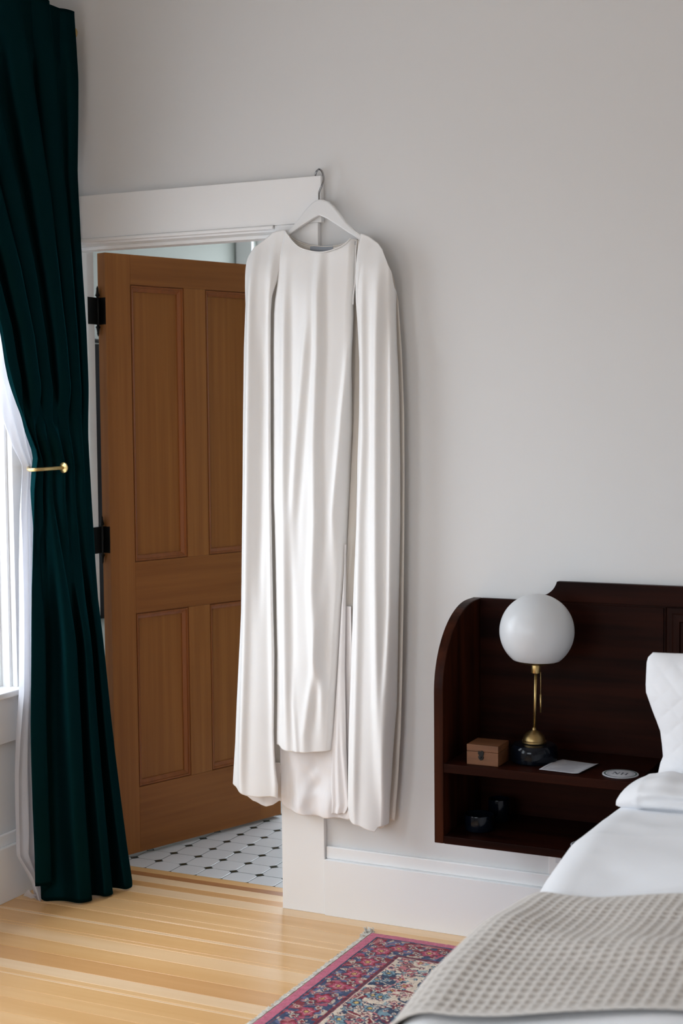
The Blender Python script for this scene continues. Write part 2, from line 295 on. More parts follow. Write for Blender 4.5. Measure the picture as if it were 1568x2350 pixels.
# ------------------------------------------------------------ the room
ROOM_X, ROOM_Y, CEIL = 4.9, -4.85, 3.0
T = 0.156
def st(o, label, cat): return tag(o, label, cat, kind='structure')
st(boxes('wall_back', [(0.0, 0.045, 0, T, 0, CEIL), (0.853, ROOM_X, 0, T, 0, CEIL), (0.045, 0.853, 0, T, 2.082, CEIL)], M['wall']),
   'warm white plaster wall behind the dress and headboard with the doorway in it', 'wall')
def holed(x0, x1, y0, y1, z0, z1, holes, axis):
    L = []; cur = y0 if axis == 'y' else x0
    for a, b, c, d in sorted(holes):
        if axis == 'y': L += [(x0, x1, cur, a, z0, z1), (x0, x1, a, b, z0, c), (x0, x1, a, b, d, z1)]
        else: L += [(cur, a, y0, y1, z0, z1), (a, b, y0, y1, z0, c), (a, b, y0, y1, d, z1)]
        cur = b
    L.append((x0, x1, cur, y1, z0, z1) if axis == 'y' else (cur, x1, y0, y1, z0, z1)); return L
st(boxes('wall_left', holed(-0.16, 0, ROOM_Y-.1, 0.0, 0, CEIL, [(a, b, WZ[0]-.02, WZ[1]) for a, b in WIN], 'y'), M['wall']),
   'white wall at the left holding the window behind the green curtain', 'wall')
st(boxes('wall_rear', holed(0, ROOM_X, ROOM_Y-.1, ROOM_Y, 0, CEIL, [(REAR[0], REAR[1], .8, 2.1)], 'x'), M['wall']), 'white wall behind the viewer with a window added for fill light', 'wall')
st(boxes('wall_right', [(ROOM_X, ROOM_X+.1, ROOM_Y-.1, T, 0, CEIL)], M['wall']), 'white wall closing the bedroom on the right', 'wall')
st(boxes('ceiling', [(-.16, ROOM_X+.1, ROOM_Y-.1, T, CEIL, CEIL+.1)], M['ceiling']), 'white bedroom ceiling', 'ceiling')

# bedroom floor: sub-floor and boards, each board a part
fl = thing('floor', 'honey coloured fir board floor with pale streaked boards', 'floor', (0, 0, 0), kind='structure')
boxes('subfloor', [(0, ROOM_X, ROOM_Y, 0, -0.06, -0.0135), (0.0, .9, 0, T, -0.06, -0.0135)], M['dark'], fl)
rows = [(.156, .117, 1), (.117, .081, 5), (.081, .030, 4), (.030, -.012, 3), (-.012, -.074, 4)]
rows += [(-.074, -.150, 1), (-.150, -.232, 0), (-.232, -.272, 0), (-.272, -.278, 2), (-.278, -.357, 1), (-.357, -.373, 4), (-.373, -.455, 1), (-.455, -.475, 0), (-.475, -.548, 2),
         (-.548, -.632, 1), (-.632, -.715, 3), (-.715, -.771, 4), (-.771, -.795, 0), (-.795, -.804, 4), (-.804, -.880, 1), (-.880, -.940, 0)]
y = -.940; seq = [1, 0, 1, 0, 2, 1, 0, 1, 4, 1, 0, 2, 1]
i = 0
while y > ROOM_Y:
    wd = [.080, .084, .082, .079, .083][i % 5]
    rows.append((y, max(y-wd, ROOM_Y), seq[i % len(seq)])); y -= wd; i += 1
for k, (ya, yb, ci) in enumerate(rows):
    if ya > 0: spans = [(.045, .853)] if yb >= -0.001 else [(.045, .853)]
    elif k < 21: spans = [(0.001, ROOM_X-.001)]
    else:
        cut = 2.1+((k*1.37) % 1.9); spans = [(0.001, cut), (cut, ROOM_X-.001)]
    for j, (xa, xb) in enumerate(spans):
        if ya > 0 and yb < 0: ya_, yb_ = ya, yb
        c = ci if j == 0 else (ci+2) % 5
        g = .0005
        zt = 0.0 + ((k*7) % 3-1)*0.00015
        o = boxes('plank', [(xa+g, xb-g, yb+g, ya-g, -0.013, zt)] if not (ya > 0 > yb) else [(.046, .852, yb+g, ya-g, -0.013, zt)], WOODS[c], fl, bevel=0.0009, segs=1)

# window casing, stool, apron, sashes
def window(n, a, b, label, near):
    z0, z1 = WZ
    wn = thing('window_%d' % n, label, 'window', (0, (a+b)/2, z0), kind='structure')
    boxes('casing', [(0, .020, b, b+.092, z0, z1+.10), (0, .020, a-.092, a, z0, z1+.10), (0, .022, a-.10, b+.10, z1, z1+.14)], M['trim'], wn, bevel=.002)
    boxes('reveal', [(-.14, 0, b-.012, b, z0, z1), (-.14, 0, a, a+.012, z0, z1), (-.14, 0, a+.012, b-.012, z1-.012, z1)], M['trim'], wn)
    boxes('stool', [(-.14, .052, a-.11, b+.105, z0-.019, z0)], M['trim'], wn, bevel=.004)
    boxes('apron', [(0, .018, a-.09, b+.09, z0-.168, z0-.019)], M['trim'], wn, bevel=.002)
    zm = 1.52
    for nm, xa, zlo, zhi in (('lower_sash', -.085, z0, zm+.02), ('upper_sash', -.125, zm-.02, z1-.012)):
        s = boxes(nm, [(xa, xa+.035, b-.012-.045, b-.012, zlo, zhi), (xa, xa+.035, a+.012, a+.057, zlo, zhi),
                       (xa, xa+.035, a+.057, b-.057, zlo, zlo+.06), (xa, xa+.035, a+.057, b-.057, zhi-.04, zhi)], M['trim'], wn, bevel=.003)
        boxes('pane', [(xa+.015, xa+.019, a+.057, b-.057, zlo+.06, zhi-.04)], M['glass'], s)
    boxes('bead', [(-.085+.035, -.03, b-.030, b-.012, z0, z1-.012)], M['trim'], wn, bevel=.002)
    return wn
window(1, *WIN[0], 'bright white framed sash window half hidden by the green curtain', True)
window(2, *WIN[1], 'second white sash window further along the left wall', False)
w3 = thing('window_3', 'white framed window added unseen behind the viewer for fill light', 'window', (sum(REAR)/2, ROOM_Y, .8), kind='structure')
boxes('casing', [(REAR[0]-.09, REAR[0], ROOM_Y, ROOM_Y+.02, .8, 2.2), (REAR[1], REAR[1]+.09, ROOM_Y, ROOM_Y+.02, .8, 2.2), (REAR[0]-.09, REAR[1]+.09, ROOM_Y, ROOM_Y+.02, 2.1, 2.22), (REAR[0]-.1, REAR[1]+.1, ROOM_Y, ROOM_Y+.05, .78, .8)], M['trim'], w3, bevel=.002)
boxes('sash', [(REAR[0], REAR[0]+.05, ROOM_Y-.07, ROOM_Y-.03, .8, 2.1), (REAR[1]-.05, REAR[1], ROOM_Y-.07, ROOM_Y-.03, .8, 2.1), (REAR[0], REAR[1], ROOM_Y-.07, ROOM_Y-.03, .8, .86), (REAR[0], REAR[1], ROOM_Y-.07, ROOM_Y-.03, 2.05, 2.1), (REAR[0], REAR[1], ROOM_Y-.07, ROOM_Y-.03, 1.58, 1.62)], M['trim'], w3)
boxes('pane', [(REAR[0]+.05, REAR[1]-.05, ROOM_Y-.052, ROOM_Y-.048, .86, 2.05)], M['glass'], w3)

# baseboards (board, stepped cap)
def base(name, label, L1, L2):
    t = thing(name, label, 'baseboard', (L1[0], L1[2], 0), kind='structure')
    boxes('board', [L1], M['trim'], t, bevel=.0015); boxes('cap', [L2], M['trim'], t, bevel=.003)
base('baseboard_back', 'tall white stepped baseboard under the headboard', (.990, ROOM_X, -.026, -.0005, 0.0, .1715), (.990, ROOM_X, -.012, -.0005, .1715, .2095))
base('baseboard_left', 'tall white stepped baseboard below the window', (.0005, .026, ROOM_Y, -.024, 0.0, .1715), (.0005, .012, ROOM_Y, -.024, .1715, .2095))

# door frame
df = thing('trim_1', 'wide white door frame with a tall flat header board', 'door frame', (.45, 0, 0), kind='structure')
boxes('header_board', [(0.001, 1.000, -.022, -.0005, 2.078, 2.213)], M['trim'], df, bevel=.0015)
boxes('bead', [(0.001, .842, -.028, -.0005, 2.067, 2.0775)], M['trim'], df, bevel=.003)
boxes('side_casing', [(.843, .988, -.020, -.0005, 0.0, 2.0778)], M['trim'], df, bevel=.002)
boxes('side_casing', [(0.001, .055, -.020, -.0005, 0.212, 2.067)], M['trim'], df, bevel=.002)
boxes('plinth', [(0.001, .055, -.022, -.0005, 0.0, 0.21)], M['trim'], df, bevel=.002)
boxes('head_jamb', [(.045, .853, 0, T+.004, 2.062, 2.082)], M['trim'], df, bevel=.001)
boxes('jamb', [(.045, .065, 0, T+.004, 0, 2.062)], M['trim'], df, bevel=.001)
boxes('jamb', [(.836, .853, 0, T+.004, 0, 2.062)], M['trim'], df, bevel=.001)
boxes('door_stop', [(.065, .076, .055, .108, 0, 2.051), (.825, .836, .055, .108, 0, 2.051), (.065, .836, .055, .108, 2.051, 2.062)], M['trim'], df, bevel=.002)

# door leaf, opened into the bathroom
DP = Vector((.102, .174, 0)); DU = Vector((.327, .945, 0)).normalized(); DN = Vector((DU.y, -DU.x, 0))   # DN faces the room
DW, DT = .765, .044
def dx(u, d, z):    # along the leaf, depth behind its face, height
    p = DP+DU*u-DN*d; return (p.x, p.y, z)
door = thing('door_1', 'open fir door with four sunk panels and black hinges', 'door', (.063, .178, 0.0), kind='structure')
Z0, Z1 = .012, 2.056
def dboxes(name, L, m, parent, bevel=0, label=None): return boxes(name, L, m, parent, bevel=bevel, xf=dx, label=label)
for a, b in ((0, .102), (.662, DW)): dboxes('stile', [(a, b, 0, DT, Z0, Z1)], M['door_v'], door, .0012)
for a, b in ((1.955, Z1), (.841, 1.017), (Z0, .239)): dboxes('rail', [(.1022, .6618, 0, DT, a, b)], M['door_h'], door, .0012)
for a, b in ((1.0172, 1.9548), (.2392, .8408)): dboxes('muntin', [(.333, .431, 0, DT, a, b)], M['door_v'], door, .0012)
for (ua, ub) in ((.1022, .333), (.431, .6618)):
    for (za, zb) in ((1.0172, 1.9548), (.2392, .8408)):
        p = dboxes('panel', [(ua, ub, .017, .029, za, zb)], M['door_v'], door)
        # ovolo moulding round the panel: four mitred strips
        V, F = [], []; prof = [(0.0, .0), (.0006, .0050), (.0030, .0055), (.0034, .0010), (.0075, .0012), (.0085, .0065), (.012, .0075), (.020, .0130), (.0215, .0130), (.0220, .0168)]
        for side in (0, 1):
            n0 = len(V)
            for (off, dep) in prof:
                d = dep if side == 0 else DT-dep
                for (u, z) in ((ua+off, za+off), (ub-off, za+off), (ub-off, zb-off), (ua+off, zb-off)): V.append(dx(u, d, z))
            for j in range(len(prof)-1):
                for i in range(4):
                    q = (n0+j*4+i, n0+j*4+(i+1) % 4, n0+(j+1)*4+(i+1) % 4, n0+(j+1)*4+i); F.append(q if side == 0 else q[::-1])
        mesh('panel_moulding', V, F, M['door_red'], door)
def hinge(z):
    h = lathe('hinge', [(.0065, 0), (.0065, .089)], (.066, .178, z), M['iron'], door, n=20, label='black iron hinge with pointed finials')
    boxes('hinge_leaf', [(.0652, .0675, .120, .178, z, z+.089)], M['iron'], h)
    dboxes('hinge_leaf', [(-.0022, 0.0, .002, .040, z, z+.089)], M['iron'], h)
    pf = [(.004, 0), (.0045, .004), (.0085, .008), (.006, .012), (.0045, .020), (.0035, .028), (.0045, .030), (.0025, .034), (.001, .039)]
    lathe('finial', pf, (.066, .178, z+.089), M['iron'], h, n=16)
    lathe('finial', pf, (.066, .178, z), M['iron'], h, n=16, ax=(0, 0, -1))
for z in (1.819, 1.055, .25): hinge(z)
lathe('door_knob', [(.026, 0), (.026, .004), (.008, .006), (.008, .035), (.022, .045), (.026, .056), (.02, .066), (.004, .069)], dx(.705, 0, .93), M['iron'], door, n=28, ax=tuple(DN))

# ------------------------------------------------------------ bathroom beyond the door
bf = thing('floor', 'bathroom floor of white octagon tiles with small dark green squares', 'floor', (0, 0, 0), kind='structure')
bf.location = (0.9, 1.2, 0); ORG[bf.name] = Vector((.9, 1.2, 0))
boxes('grout_bed', [(-.54, 1.9, T+.001, 2.3, -.04, -.0009)], M['grout'], bf)
TS = .0981; TX0, TY0 = .3235, .2440; cc = .0145   # dot lattice; half diagonal of the dots
def octv(cx, cy, g=.0030):
    h = TS/2-g/2; k = cc+g*.4
    P = [(h, -h+k), (h, h-k), (h-k, h), (-h+k, h), (-h, h-k), (-h, -h+k), (-h+k, -h), (h-k, -h)]
    return [(cx+a, cy+b) for a, b in P]
def tilemesh(name, P, zt, m, i0):
    n = len(P); cx = sum(p[0] for p in P)/n; cy = sum(p[1] for p in P)/n
    V = [(x, y, -.005) for x, y in P]+[(x, y, zt-.0006) for x, y in P]+[(cx+(x-cx)*.975, cy+(y-cy)*.975, zt) for x, y in P]
    F = [(i, (i+1) % n, n+(i+1) % n, n+i) for i in range(n)]+[(n+i, n+(i+1) % n, 2*n+(i+1) % n, 2*n+i) for i in range(n)]+[tuple(range(2*n, 3*n))]
    return V, F
def clipfront(P):   # cut at the threshold line
    out = []; lim = T+.0015
    for i in range(len(P)):
        a, b = P[i], P[(i+1) % len(P)]
        if a[1] >= lim: out.append(a)
        if (a[1] >= lim) != (b[1] >= lim):
            t = (lim-a[1])/(b[1]-a[1]); out.append((a[0]+(b[0]-a[0])*t, lim))
    return out
SV, SF, SV2, SF2 = [], [], [], []
cnt = 0
for i in range(-9, 17):
    for j in range(-1, 21):
        cx, cy = TX0+(i+.5)*TS, TY0+(j+.5)*TS
        if -.48 < cx < 1.84:
            P = clipfront(octv(cx, cy))
            if len(P) >= 3:
                zt = random.uniform(-.0003, .0003)
                V, F = tilemesh('tile', P, zt, None, 0)
                if -.05 < cx < .95 and cy < 1.45: mesh('tile', V, F, M['tile'], bf); cnt += 1
                else: n = len(SV); SV += V; SF += [tuple(q+n for q in f) for f in F]
        dx_, dy_ = TX0+i*TS, TY0+j*TS
        P = clipfront([(dx_+a, dy_+b) for a, b in ((cc-.0012, 0), (0, cc-.0012), (-cc+.0012, 0), (0, -cc+.0012))])
        if len(P) >= 3 and -.5 < dx_ < 1.86:
            V, F = tilemesh('dot', P, 0.0, None, 0)
            if -.05 < dx_ < .95 and dy_ < 1.45: mesh('dot_tile', V, F, M['tile_dark'], bf)
            else: n = len(SV2); SV2 += V; SF2 += [tuple(q+n for q in f) for f in F]
tag(mesh('tile', SV, SF, M['tile'], bf), kind='stuff'); tag(mesh('dot_tile', SV2, SF2, M['tile_dark'], bf), kind='stuff')
st(boxes('wall_left', [(-.64, -.54, T, 2.3, 0, 2.7), (-.54, -.16, T-.1, T, 0, 2.7), (-.16, 0, T-.0, T+.0005, 0, 2.7)], M['bath_wall']), 'grey green bathroom wall seen above the open door', 'wall')
st(boxes('wall_back', holed(-.54, 1.9, 2.2, 2.3, 0, 2.7, [BATHWIN], 'x'), M['bath_wall']), 'far bathroom wall with a bright window', 'wall')
st(boxes('wall_right', [(1.9, 2.0, T, 2.3, 0, 2.7)], M['bath_wall']), 'bathroom wall on the right, hidden behind the bedroom wall', 'wall')
st(boxes('ceiling', [(-.64, 2.0, T, 2.3, 2.7, 2.8)], M['ceiling']), 'bathroom ceiling', 'ceiling')
bx0, bx1, bz0, bz1 = BATHWIN
w4 = thing('window_4', 'bright bathroom window with wide white casing', 'window', ((bx0+bx1)/2, 2.2, bz0), kind='structure')
boxes('casing', [(bx0-.085, bx0, 2.178, 2.2, bz0-.02, bz1+.10), (bx1, bx1+.085, 2.178, 2.2, bz0-.02, bz1+.10), (bx0, bx1, 2.178, 2.2, bz1, bz1+.10), (bx0-.09, bx1+.09, 2.15, 2.2, bz0-.04, bz0-.02)], M['trim'], w4, bevel=.002)
boxes('sash', [(bx0, bx0+.03, 2.23, 2.26, bz0, bz1), (bx1-.03, bx1, 2.23, 2.26, bz0, bz1), (bx0, bx1, 2.23, 2.26, bz0, bz0+.04), (bx0, bx1, 2.23, 2.26, bz1-.02, bz1)], M['trim'], w4)
boxes('pane', [(bx0+.03, bx1-.03, 2.244, 2.248, bz0+.04, bz1-.02)], M['glass'], w4)
# black towel on a rail on the bathroom wall, seen in the gap beside the hinges
tw = thing('hanging_towel', 'long black towel seen through the gap behind the door hinges', 'towel', (-.50, 1.1, 1.80))
yy = np.linspace(.80, 1.40, 60); zz = np.linspace(1.80, .70, 30)
YY, ZZ = np.meshgrid(yy, zz); XX = -.497+.008*np.sin(YY*45)+.003*np.sin(ZZ*9+YY*20)
grid('towel_cloth', np.stack([XX, YY, ZZ], -1), M['towel'], tw, thick=.008)
tr = thing('towel_rail', 'black rail carrying the long black towel', 'towel rail', (-.52, 1.1, 1.805))
tube('bar', [(-.497, .74, 1.812), (-.497, 1.46, 1.812)], .008, M['iron'], tr, sub=1)
for yb in (.75, 1.45): lathe('bracket', [(.018, 0), (.018, .005), (.007, .008), (.007, .045)], (-.5405, yb, 1.812), M['iron'], tr, n=20, ax=(1, 0, 0))

# ------------------------------------------------------------ curtains
rod = thing('curtain_rod', 'brass curtain rod end showing beside the top of the green curtain', 'curtain rod', (.140, -.7, 2.718))
tube('rod', [(.140, -1.62, 2.718), (.140, -.066, 2.718)], .012, M['brass'], rod, sub=1, n=20)
lathe('finial', [(.010, 0), (.013, .002), (.0135, .012), (.019, .016), (.0215, .024), (.019, .033), (.008, .040)], (.140, -.068, 2.718), M['brass'], rod, n=28, ax=(0, 1, 0))
for yb in (-.115, -1.55): lathe('bracket', [(.024, 0), (.024, .006), (.007, .010), (.007, .130)], (.0003, yb, 2.718), M['brass'], rod, n=20, ax=(1, 0, 0))

# right (wall-side) edge, x at y=-.035, and free edge y at x=.15, per height
RX = [(2.756, .121), (2.654, .127), (2.281, .126), (2.116, .138), (1.799, .155), (1.522, .165), (1.341, .171), (1.173, .177), (.921, .187), (.753, .205), (.542, .226), (.401, .242), (.26, .261), (.106, .283), (0, .300)]
LY = [(2.78, -.98), (2.5, -.86), (2.2, -.66), (1.95, -.525), (1.755, -.444), (1.653, -.419), (1.524, -.371), (1.445, -.332), (1.378, -.291), (1.352, -.284), (1.252, -.307), (1.117, -.319), (.947, -.327), (.793, -.330), (.525, -.336), (.254, -.337), (.085, -.331), (0, -.33)]
LX = [(2.78, .13), (2.2, .15), (1.5, .15), (1.0, .15), (.5, .148), (0, .145)]
def hemline(u): return 0.006+.066*sm(u, .80, .93)+.02*(1-sm(u, 0, .05))
nu, nv = 420, 200
U = np.linspace(0, 1, nu)
tz = np.linspace(0, 1, nv)
P = np.zeros((nv, nu, 3))
ph = 2*np.pi*(5.2*U**0.9)+.9
ph2 = 2*np.pi*(3.35*U)+.2
for j, t in enumerate(tz):
    z = 2.772*(1-t)
    cin = np.exp(-((z-1.355)/.17)**2)              # gather at the holdback
    hd = sm(z, 2.05, 2.62)
    yR, xR = -.040-.036*hd, ip(RX, z)+.040*hd
    yL, xL = ip(LY, z), ip(LX, z)
    g = U+cin*.06*np.sin(np.pi*U)
    by = yR+(yL-yR)*g; bx = xR+(xL-xR)*g
    up = sm(z, 1.42, 1.62); low = sm(-z, -1.28, -.75)
    shp = np.sin(ph+.55*np.sin(ph)); shp2 = np.sin(ph2+.5*np.sin(ph2))
    au = (.030+.014*sm(z, 1.7, 2.4))*up*(1-.25*sm(z, 2.55, 2.66)); al = .040*low
    mid = (1-up)*(1-low)
    ox = au*(shp+.25*np.sin(ph*.5+1.0))+al*(shp2+.20*np.sin(ph*1.3+.5))+mid*.012*np.sin(ph*1.15+.3*np.sin(ph))
    ox = ox+.040*low*np.exp(-((U-.55)/.22)**2)-.012*low*sm(U, .74, 1.0)
    oy = .35*(au*np.sin(2*ph+.4)+al*np.sin(2*ph2+.6))*.6
    edge = 1-.7*np.exp(-(U/.06)**2)
    soft = .003*vnoise(U*9, U*0+z*2.2, 3)*(1-hd)+.002*vnoise(U*21+z*1.3, U*0+z*4, 6)*(1-hd)
    tuck = -.020*cin*np.exp(-((U-.78)/.2)**2)
    P[j, :, 0] = bx+ox*edge+tuck+soft; P[j, :, 1] = by+oy*edge
    P[j, :, 2] = 2.772*(1-t)+hemline(U)*t
P[:, :, 0] = np.maximum(P[:, :, 0], .062)
hdz = P[:, :, 2] > 2.60
P[:, :, 0] = np.where(hdz, np.maximum(P[:, :, 0], .1560), P[:, :, 0])
P[:, :, 1] = np.minimum(P[:, :, 1], -.030)
cur = thing('curtain', 'dark teal velvet curtain tied back with a brass hook at the left', 'curtain', (.15, -.25, 0))
grid('velvet_panel', P, M['velvet'], cur, thick=.003)
# sewn heading tape band along the top
hb = P[:9].copy(); hb[:, :, 0] -= .004
grid('heading_band', hb[:, ::2], M['velvet'], cur, thick=.002)

SY = [(2.78, -1.10), (2.5, -1.0), (2.2, -.82), (1.9, -.60), (1.7, -.455), (1.583, -.387), (1.504, -.349), (1.418, -.300), (1.369, -.262), (1.342, -.262), (1.216, -.286), (1.056, -.298), (.853, -.299), (.663, -.300), (.532, -.318), (.409, -.330), (.223, -.337), (.16, -.347), (.095, -.317), (0, -.283)]
nu2, nv2 = 200, 140; U = np.linspace(0, 1, nu2); S = np.zeros((nv2, nu2, 3))
for j, t in enumerate(np.linspace(0, 1, nv2)):
    z = 2.745*(1-t)+.004*t
    yL = ip(SY, z); yR = -.12; cin = np.exp(-((z-1.355)/.2)**2)
    by = yR+(yL-yR)*U
    x = .088-.012*cin+.016*(1-.7*cin)*np.sin(2*np.pi*6*U+.6)+.006*np.sin(z*5+U*9)
    x = x+.05*np.exp(-((U-1)/.10)**2)*np.exp(-((z-0)/.12)**2)
    S[j, :, 0] = np.clip(x, .054, .125); S[j, :, 1] = by; S[j, :, 2] = z
# keep the voile behind the velvet
sh = thing('sheer_curtain', 'thin white voile curtain peeking out behind the teal curtain', 'curtain', (.09, -.3, 0))
grid('voile_panel', S, M['sheer'], sh)
# crumpled hem lying on the floor beside the teal curtain
nuu, nvv = 60, 14; C = np.zeros((nvv, nuu, 3))
for i, u in enumerate(np.linspace(0, 1, nuu)):
    for j, v in enumerate(np.linspace(0, 1, nvv)):
        x = .085+.10*u; yv = -.30+.125*u
        C[j, i] = (x+.016*math.sin(u*17)*v, yv+.03*(v-.5)+.008*math.sin(u*23+v*2), .006+.034*(1-v)*(.6+.4*math.sin(u*14))+.004*math.sin(u*31))
grid('crumpled_hem', C, M['sheer'], sh)

hbk = thing('curtain_holdback', 'brass holdback hook gripping the teal curtain', 'holdback', (.03, -.36, 1.355))
tube('arm', [(.021, -.155, 1.356), (.060, -.206, 1.356), (.10, -.258, 1.356), (.140, -.309, 1.355), (.165, -.333, 1.355), (.190, -.330, 1.356), (.206, -.295, 1.357), (.214, -.240, 1.358)], .0058, M['brass'], hbk, n=14)
lathe('wall_plate', [(.012, 0), (.012, .003), (.009, .005), (.006, .007)], (.0205, -.152, 1.356), M['brass'], hbk, n=28, ax=(1, 0, 0))
lathe('knob', [(.006, 0), (.0105, .001), (.0165, .004), (.017, .008), (.012, .013), (.003, .016)], (.214, -.241, 1.358), M['brass'], hbk, n=28, ax=(.2, 1, 0))

# ------------------------------------------------------------ hanger
hg = thing('clothes_hanger', 'white wooden hanger with a chrome hook over the door header', 'hanger', (1.003, -.05, 2.14))
def mirror_pts(lst): return lst
top = [(.870, 2.022), (.890, 2.041), (.912, 2.064), (.940, 2.092), (.961, 2.1145), (.980, 2.131), (.993, 2.138), (1.005, 2.1405), (1.018, 2.139), (1.034, 2.133), (1.052, 2.118), (1.072, 2.094), (1.095, 2.066), (1.120, 2.0435), (1.140, 2.030), (1.152, 2.016)]
bot = [(1.150, 2.002), (1.142, 2.008), (1.122, 2.024), (1.100, 2.0375), (1.060, 2.064), (1.030, 2.083), (1.005, 2.0945), (.980, 2.084), (.945, 2.066), (.907, 2.044), (.886, 2.022), (.872, 2.008)]
prism('hanger_body', top+bot, 'y', -.0475, -.0325, M['hanger'], hg, bevel=.004)
tube('hook', [(1.003, -.040, 2.128), (1.003, -.040, 2.157), (1.006, -.040, 2.168), (1.012, -.040, 2.180), (1.017, -.039, 2.195), (1.016, -.038, 2.209), (1.011, -.036, 2.222), (1.002, -.034, 2.229), (.992, -.026, 2.2285), (.984, -.020, 2.2235), (.978, -.014, 2.2158)], .0028, M['chrome'], hg, n=12)
tube('trouser_bar', [(.905, -.054, 2.046), (.905, -.054, 2.0), (1.12, -.054, 1.995), (1.12, -.054, 2.025)], .0, M['hanger'], hg) if False else None

# ------------------------------------------------------------ dress
dr = thing('dress', 'long white cape-sleeved dress hanging from the door header', 'dress', (1.0, -.08, 2.05))
def fold(Z, X, folds, amps, ws):
    y = np.zeros_like(X)
    for f, a, w_ in zip(folds, amps, ws):
        zs = [q[0] for q in f]; xc = ip(f, Z); fade = sm(Z, min(zs)-.26, min(zs)+.12)*(1-sm(Z, max(zs)-.10, max(zs)+.20))
        y += a*fade*np.exp(-((X-xc)/w_)**2)
    return y
def panel(name, OUT, IN, topf, hemf, yf, m, nx=90, nz=260, thick=.0016, label=None, parent=None):
    """OUT / IN: (x, z) tables of the two side edges; top and hem as functions of x"""
    s = np.linspace(0, 1, nx); P = np.zeros((nz, nx, 3)); zt0, zb0 = max(OUT[0][1], IN[0][1]), min(OUT[-1][1], IN[-1][1])
    for j, t in enumerate(np.linspace(0, 1, nz)):
        z = zt0*(1-t)+zb0*t; x = ip(OUT, z, 1, 0)*(1-s)+ip(IN, z, 1, 0)*s
        for it in range(3):
            zt = topf(x); zb = hemf(x); zz = zt*(1-t)+zb*t
            x = ip(OUT, zz, 1, 0)*(1-s)+ip(IN, zz, 1, 0)*s
        P[j, :, 0] = x; P[j, :, 2] = zz; P[j, :, 1] = yf(x, zz, s)
    return grid(name, P, m, parent or dr, thick=thick, label=label)
def rnd(s, d, e=.12, both=(1, 1)):
    """side roll-back: 0 inside, d at the edges"""
    l = np.clip(1-s/e, 0, 1); r = np.clip(1-(1-s)/e, 0, 1)
    return d*(both[0]*(1-np.sqrt(np.clip(1-l*l, 0, 1)))+both[1]*(1-np.sqrt(np.clip(1-r*r, 0, 1))))
lerp = lambda T: (lambda x: ip(T, x, 0, 1))
# back layer of the cape (shade put into its beige colour, a little wider on the right)
def back_top(x): return np.interp(x, [.80, .86, .896, .9219, .9449, .9693, 1.0093, 1.049, 1.0801, 1.1026, 1.157, 1.205, 1.232], [1.99, 2.03, 2.0467, 2.0286, 2.0183, 2.0106, 2.0046, 2.0036, 2.0082, 2.0207, 2.012, 1.965, 1.91])
bl = [(a, b) for a, b in BACK_L]; br_ = [(a+.002, b) for a, b in BACK_R]
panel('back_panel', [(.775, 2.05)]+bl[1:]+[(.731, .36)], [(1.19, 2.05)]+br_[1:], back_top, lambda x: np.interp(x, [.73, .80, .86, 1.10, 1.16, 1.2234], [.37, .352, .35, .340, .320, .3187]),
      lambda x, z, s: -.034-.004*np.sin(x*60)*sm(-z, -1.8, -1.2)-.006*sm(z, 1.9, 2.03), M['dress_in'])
# train / long underskirt
panel('train', [(.8511, .95)]+TRAIN_L, [(1.10, .95), (1.102, .60), (1.101, .318)], lambda x: x*0+.95, lerp(TRAIN_HEM),
      lambda x, z, s: -.050-.006*np.sin(x*55+z*3)-.012*sm(-z, -.45, -.33)*np.sin(x*38+.7)**2-.004*vnoise(x*40, z*30, 5)*sm(-z, -.55, -.4), M['satin'], nz=150)
panel('slit_lining', SLIT_L, SLIT_R, lambda x: x*0+1.1336, lambda x: np.interp(x, [1.029, 1.05, 1.075, 1.0956], [.327, .3275, .330, .345]),
      lambda x, z, s: -.056-.008*np.sin(np.pi*s)-.003*np.sin(s*16+z*14)*sm(-z, -.7, -.4), M['satin'], nx=30)
# front of the dress
def body_top(x): return ip(NECK, x, 0, 1)
def body_y(x, z, s):
    y = -.070-.020*np.sin(np.pi*np.clip(s, 0, 1))*sm(-z, -2.0, -1.85)
    y -= fold(z, x, FB, [.014, .010, .017, .014, .009, .007, .005], [.016, .015, .017, .013, .014, .009, .010])
    y += .004*fold(z, x-.022, FB, [1, 1, 1, 1, 1, 0, 0], [.013]*7)
    y += rnd(s, .026, .07)
    y -= .0015*vnoise(x*26, z*4, 2)
    y += .012*sm(z, 1.97, 2.05)
    return y
body = panel('bodice_and_skirt', BODY_L, BODY_R, body_top, lerp(BODY_HEM), body_y, M['dress'], nx=150, nz=420)
tube('neckline_piping', [(x, float(-.071+.012*sm(z, 1.97, 2.05)-.006), z+.0005) for x, z in [(.9015, 2.0535)]+NECK[1:-1]], .0016, M['dress'], dr, n=8)
tube('back_neck_piping', [(x, -.040, z) for x, z in BACKNECK], .0014, M['dress_in'], dr, n=8)
boxes('size_tag', [(.972, 1.046, -.0405, -.0395, 1.972, 2.0065)], M['tag'], dr, label='grey blue woven neck tag')
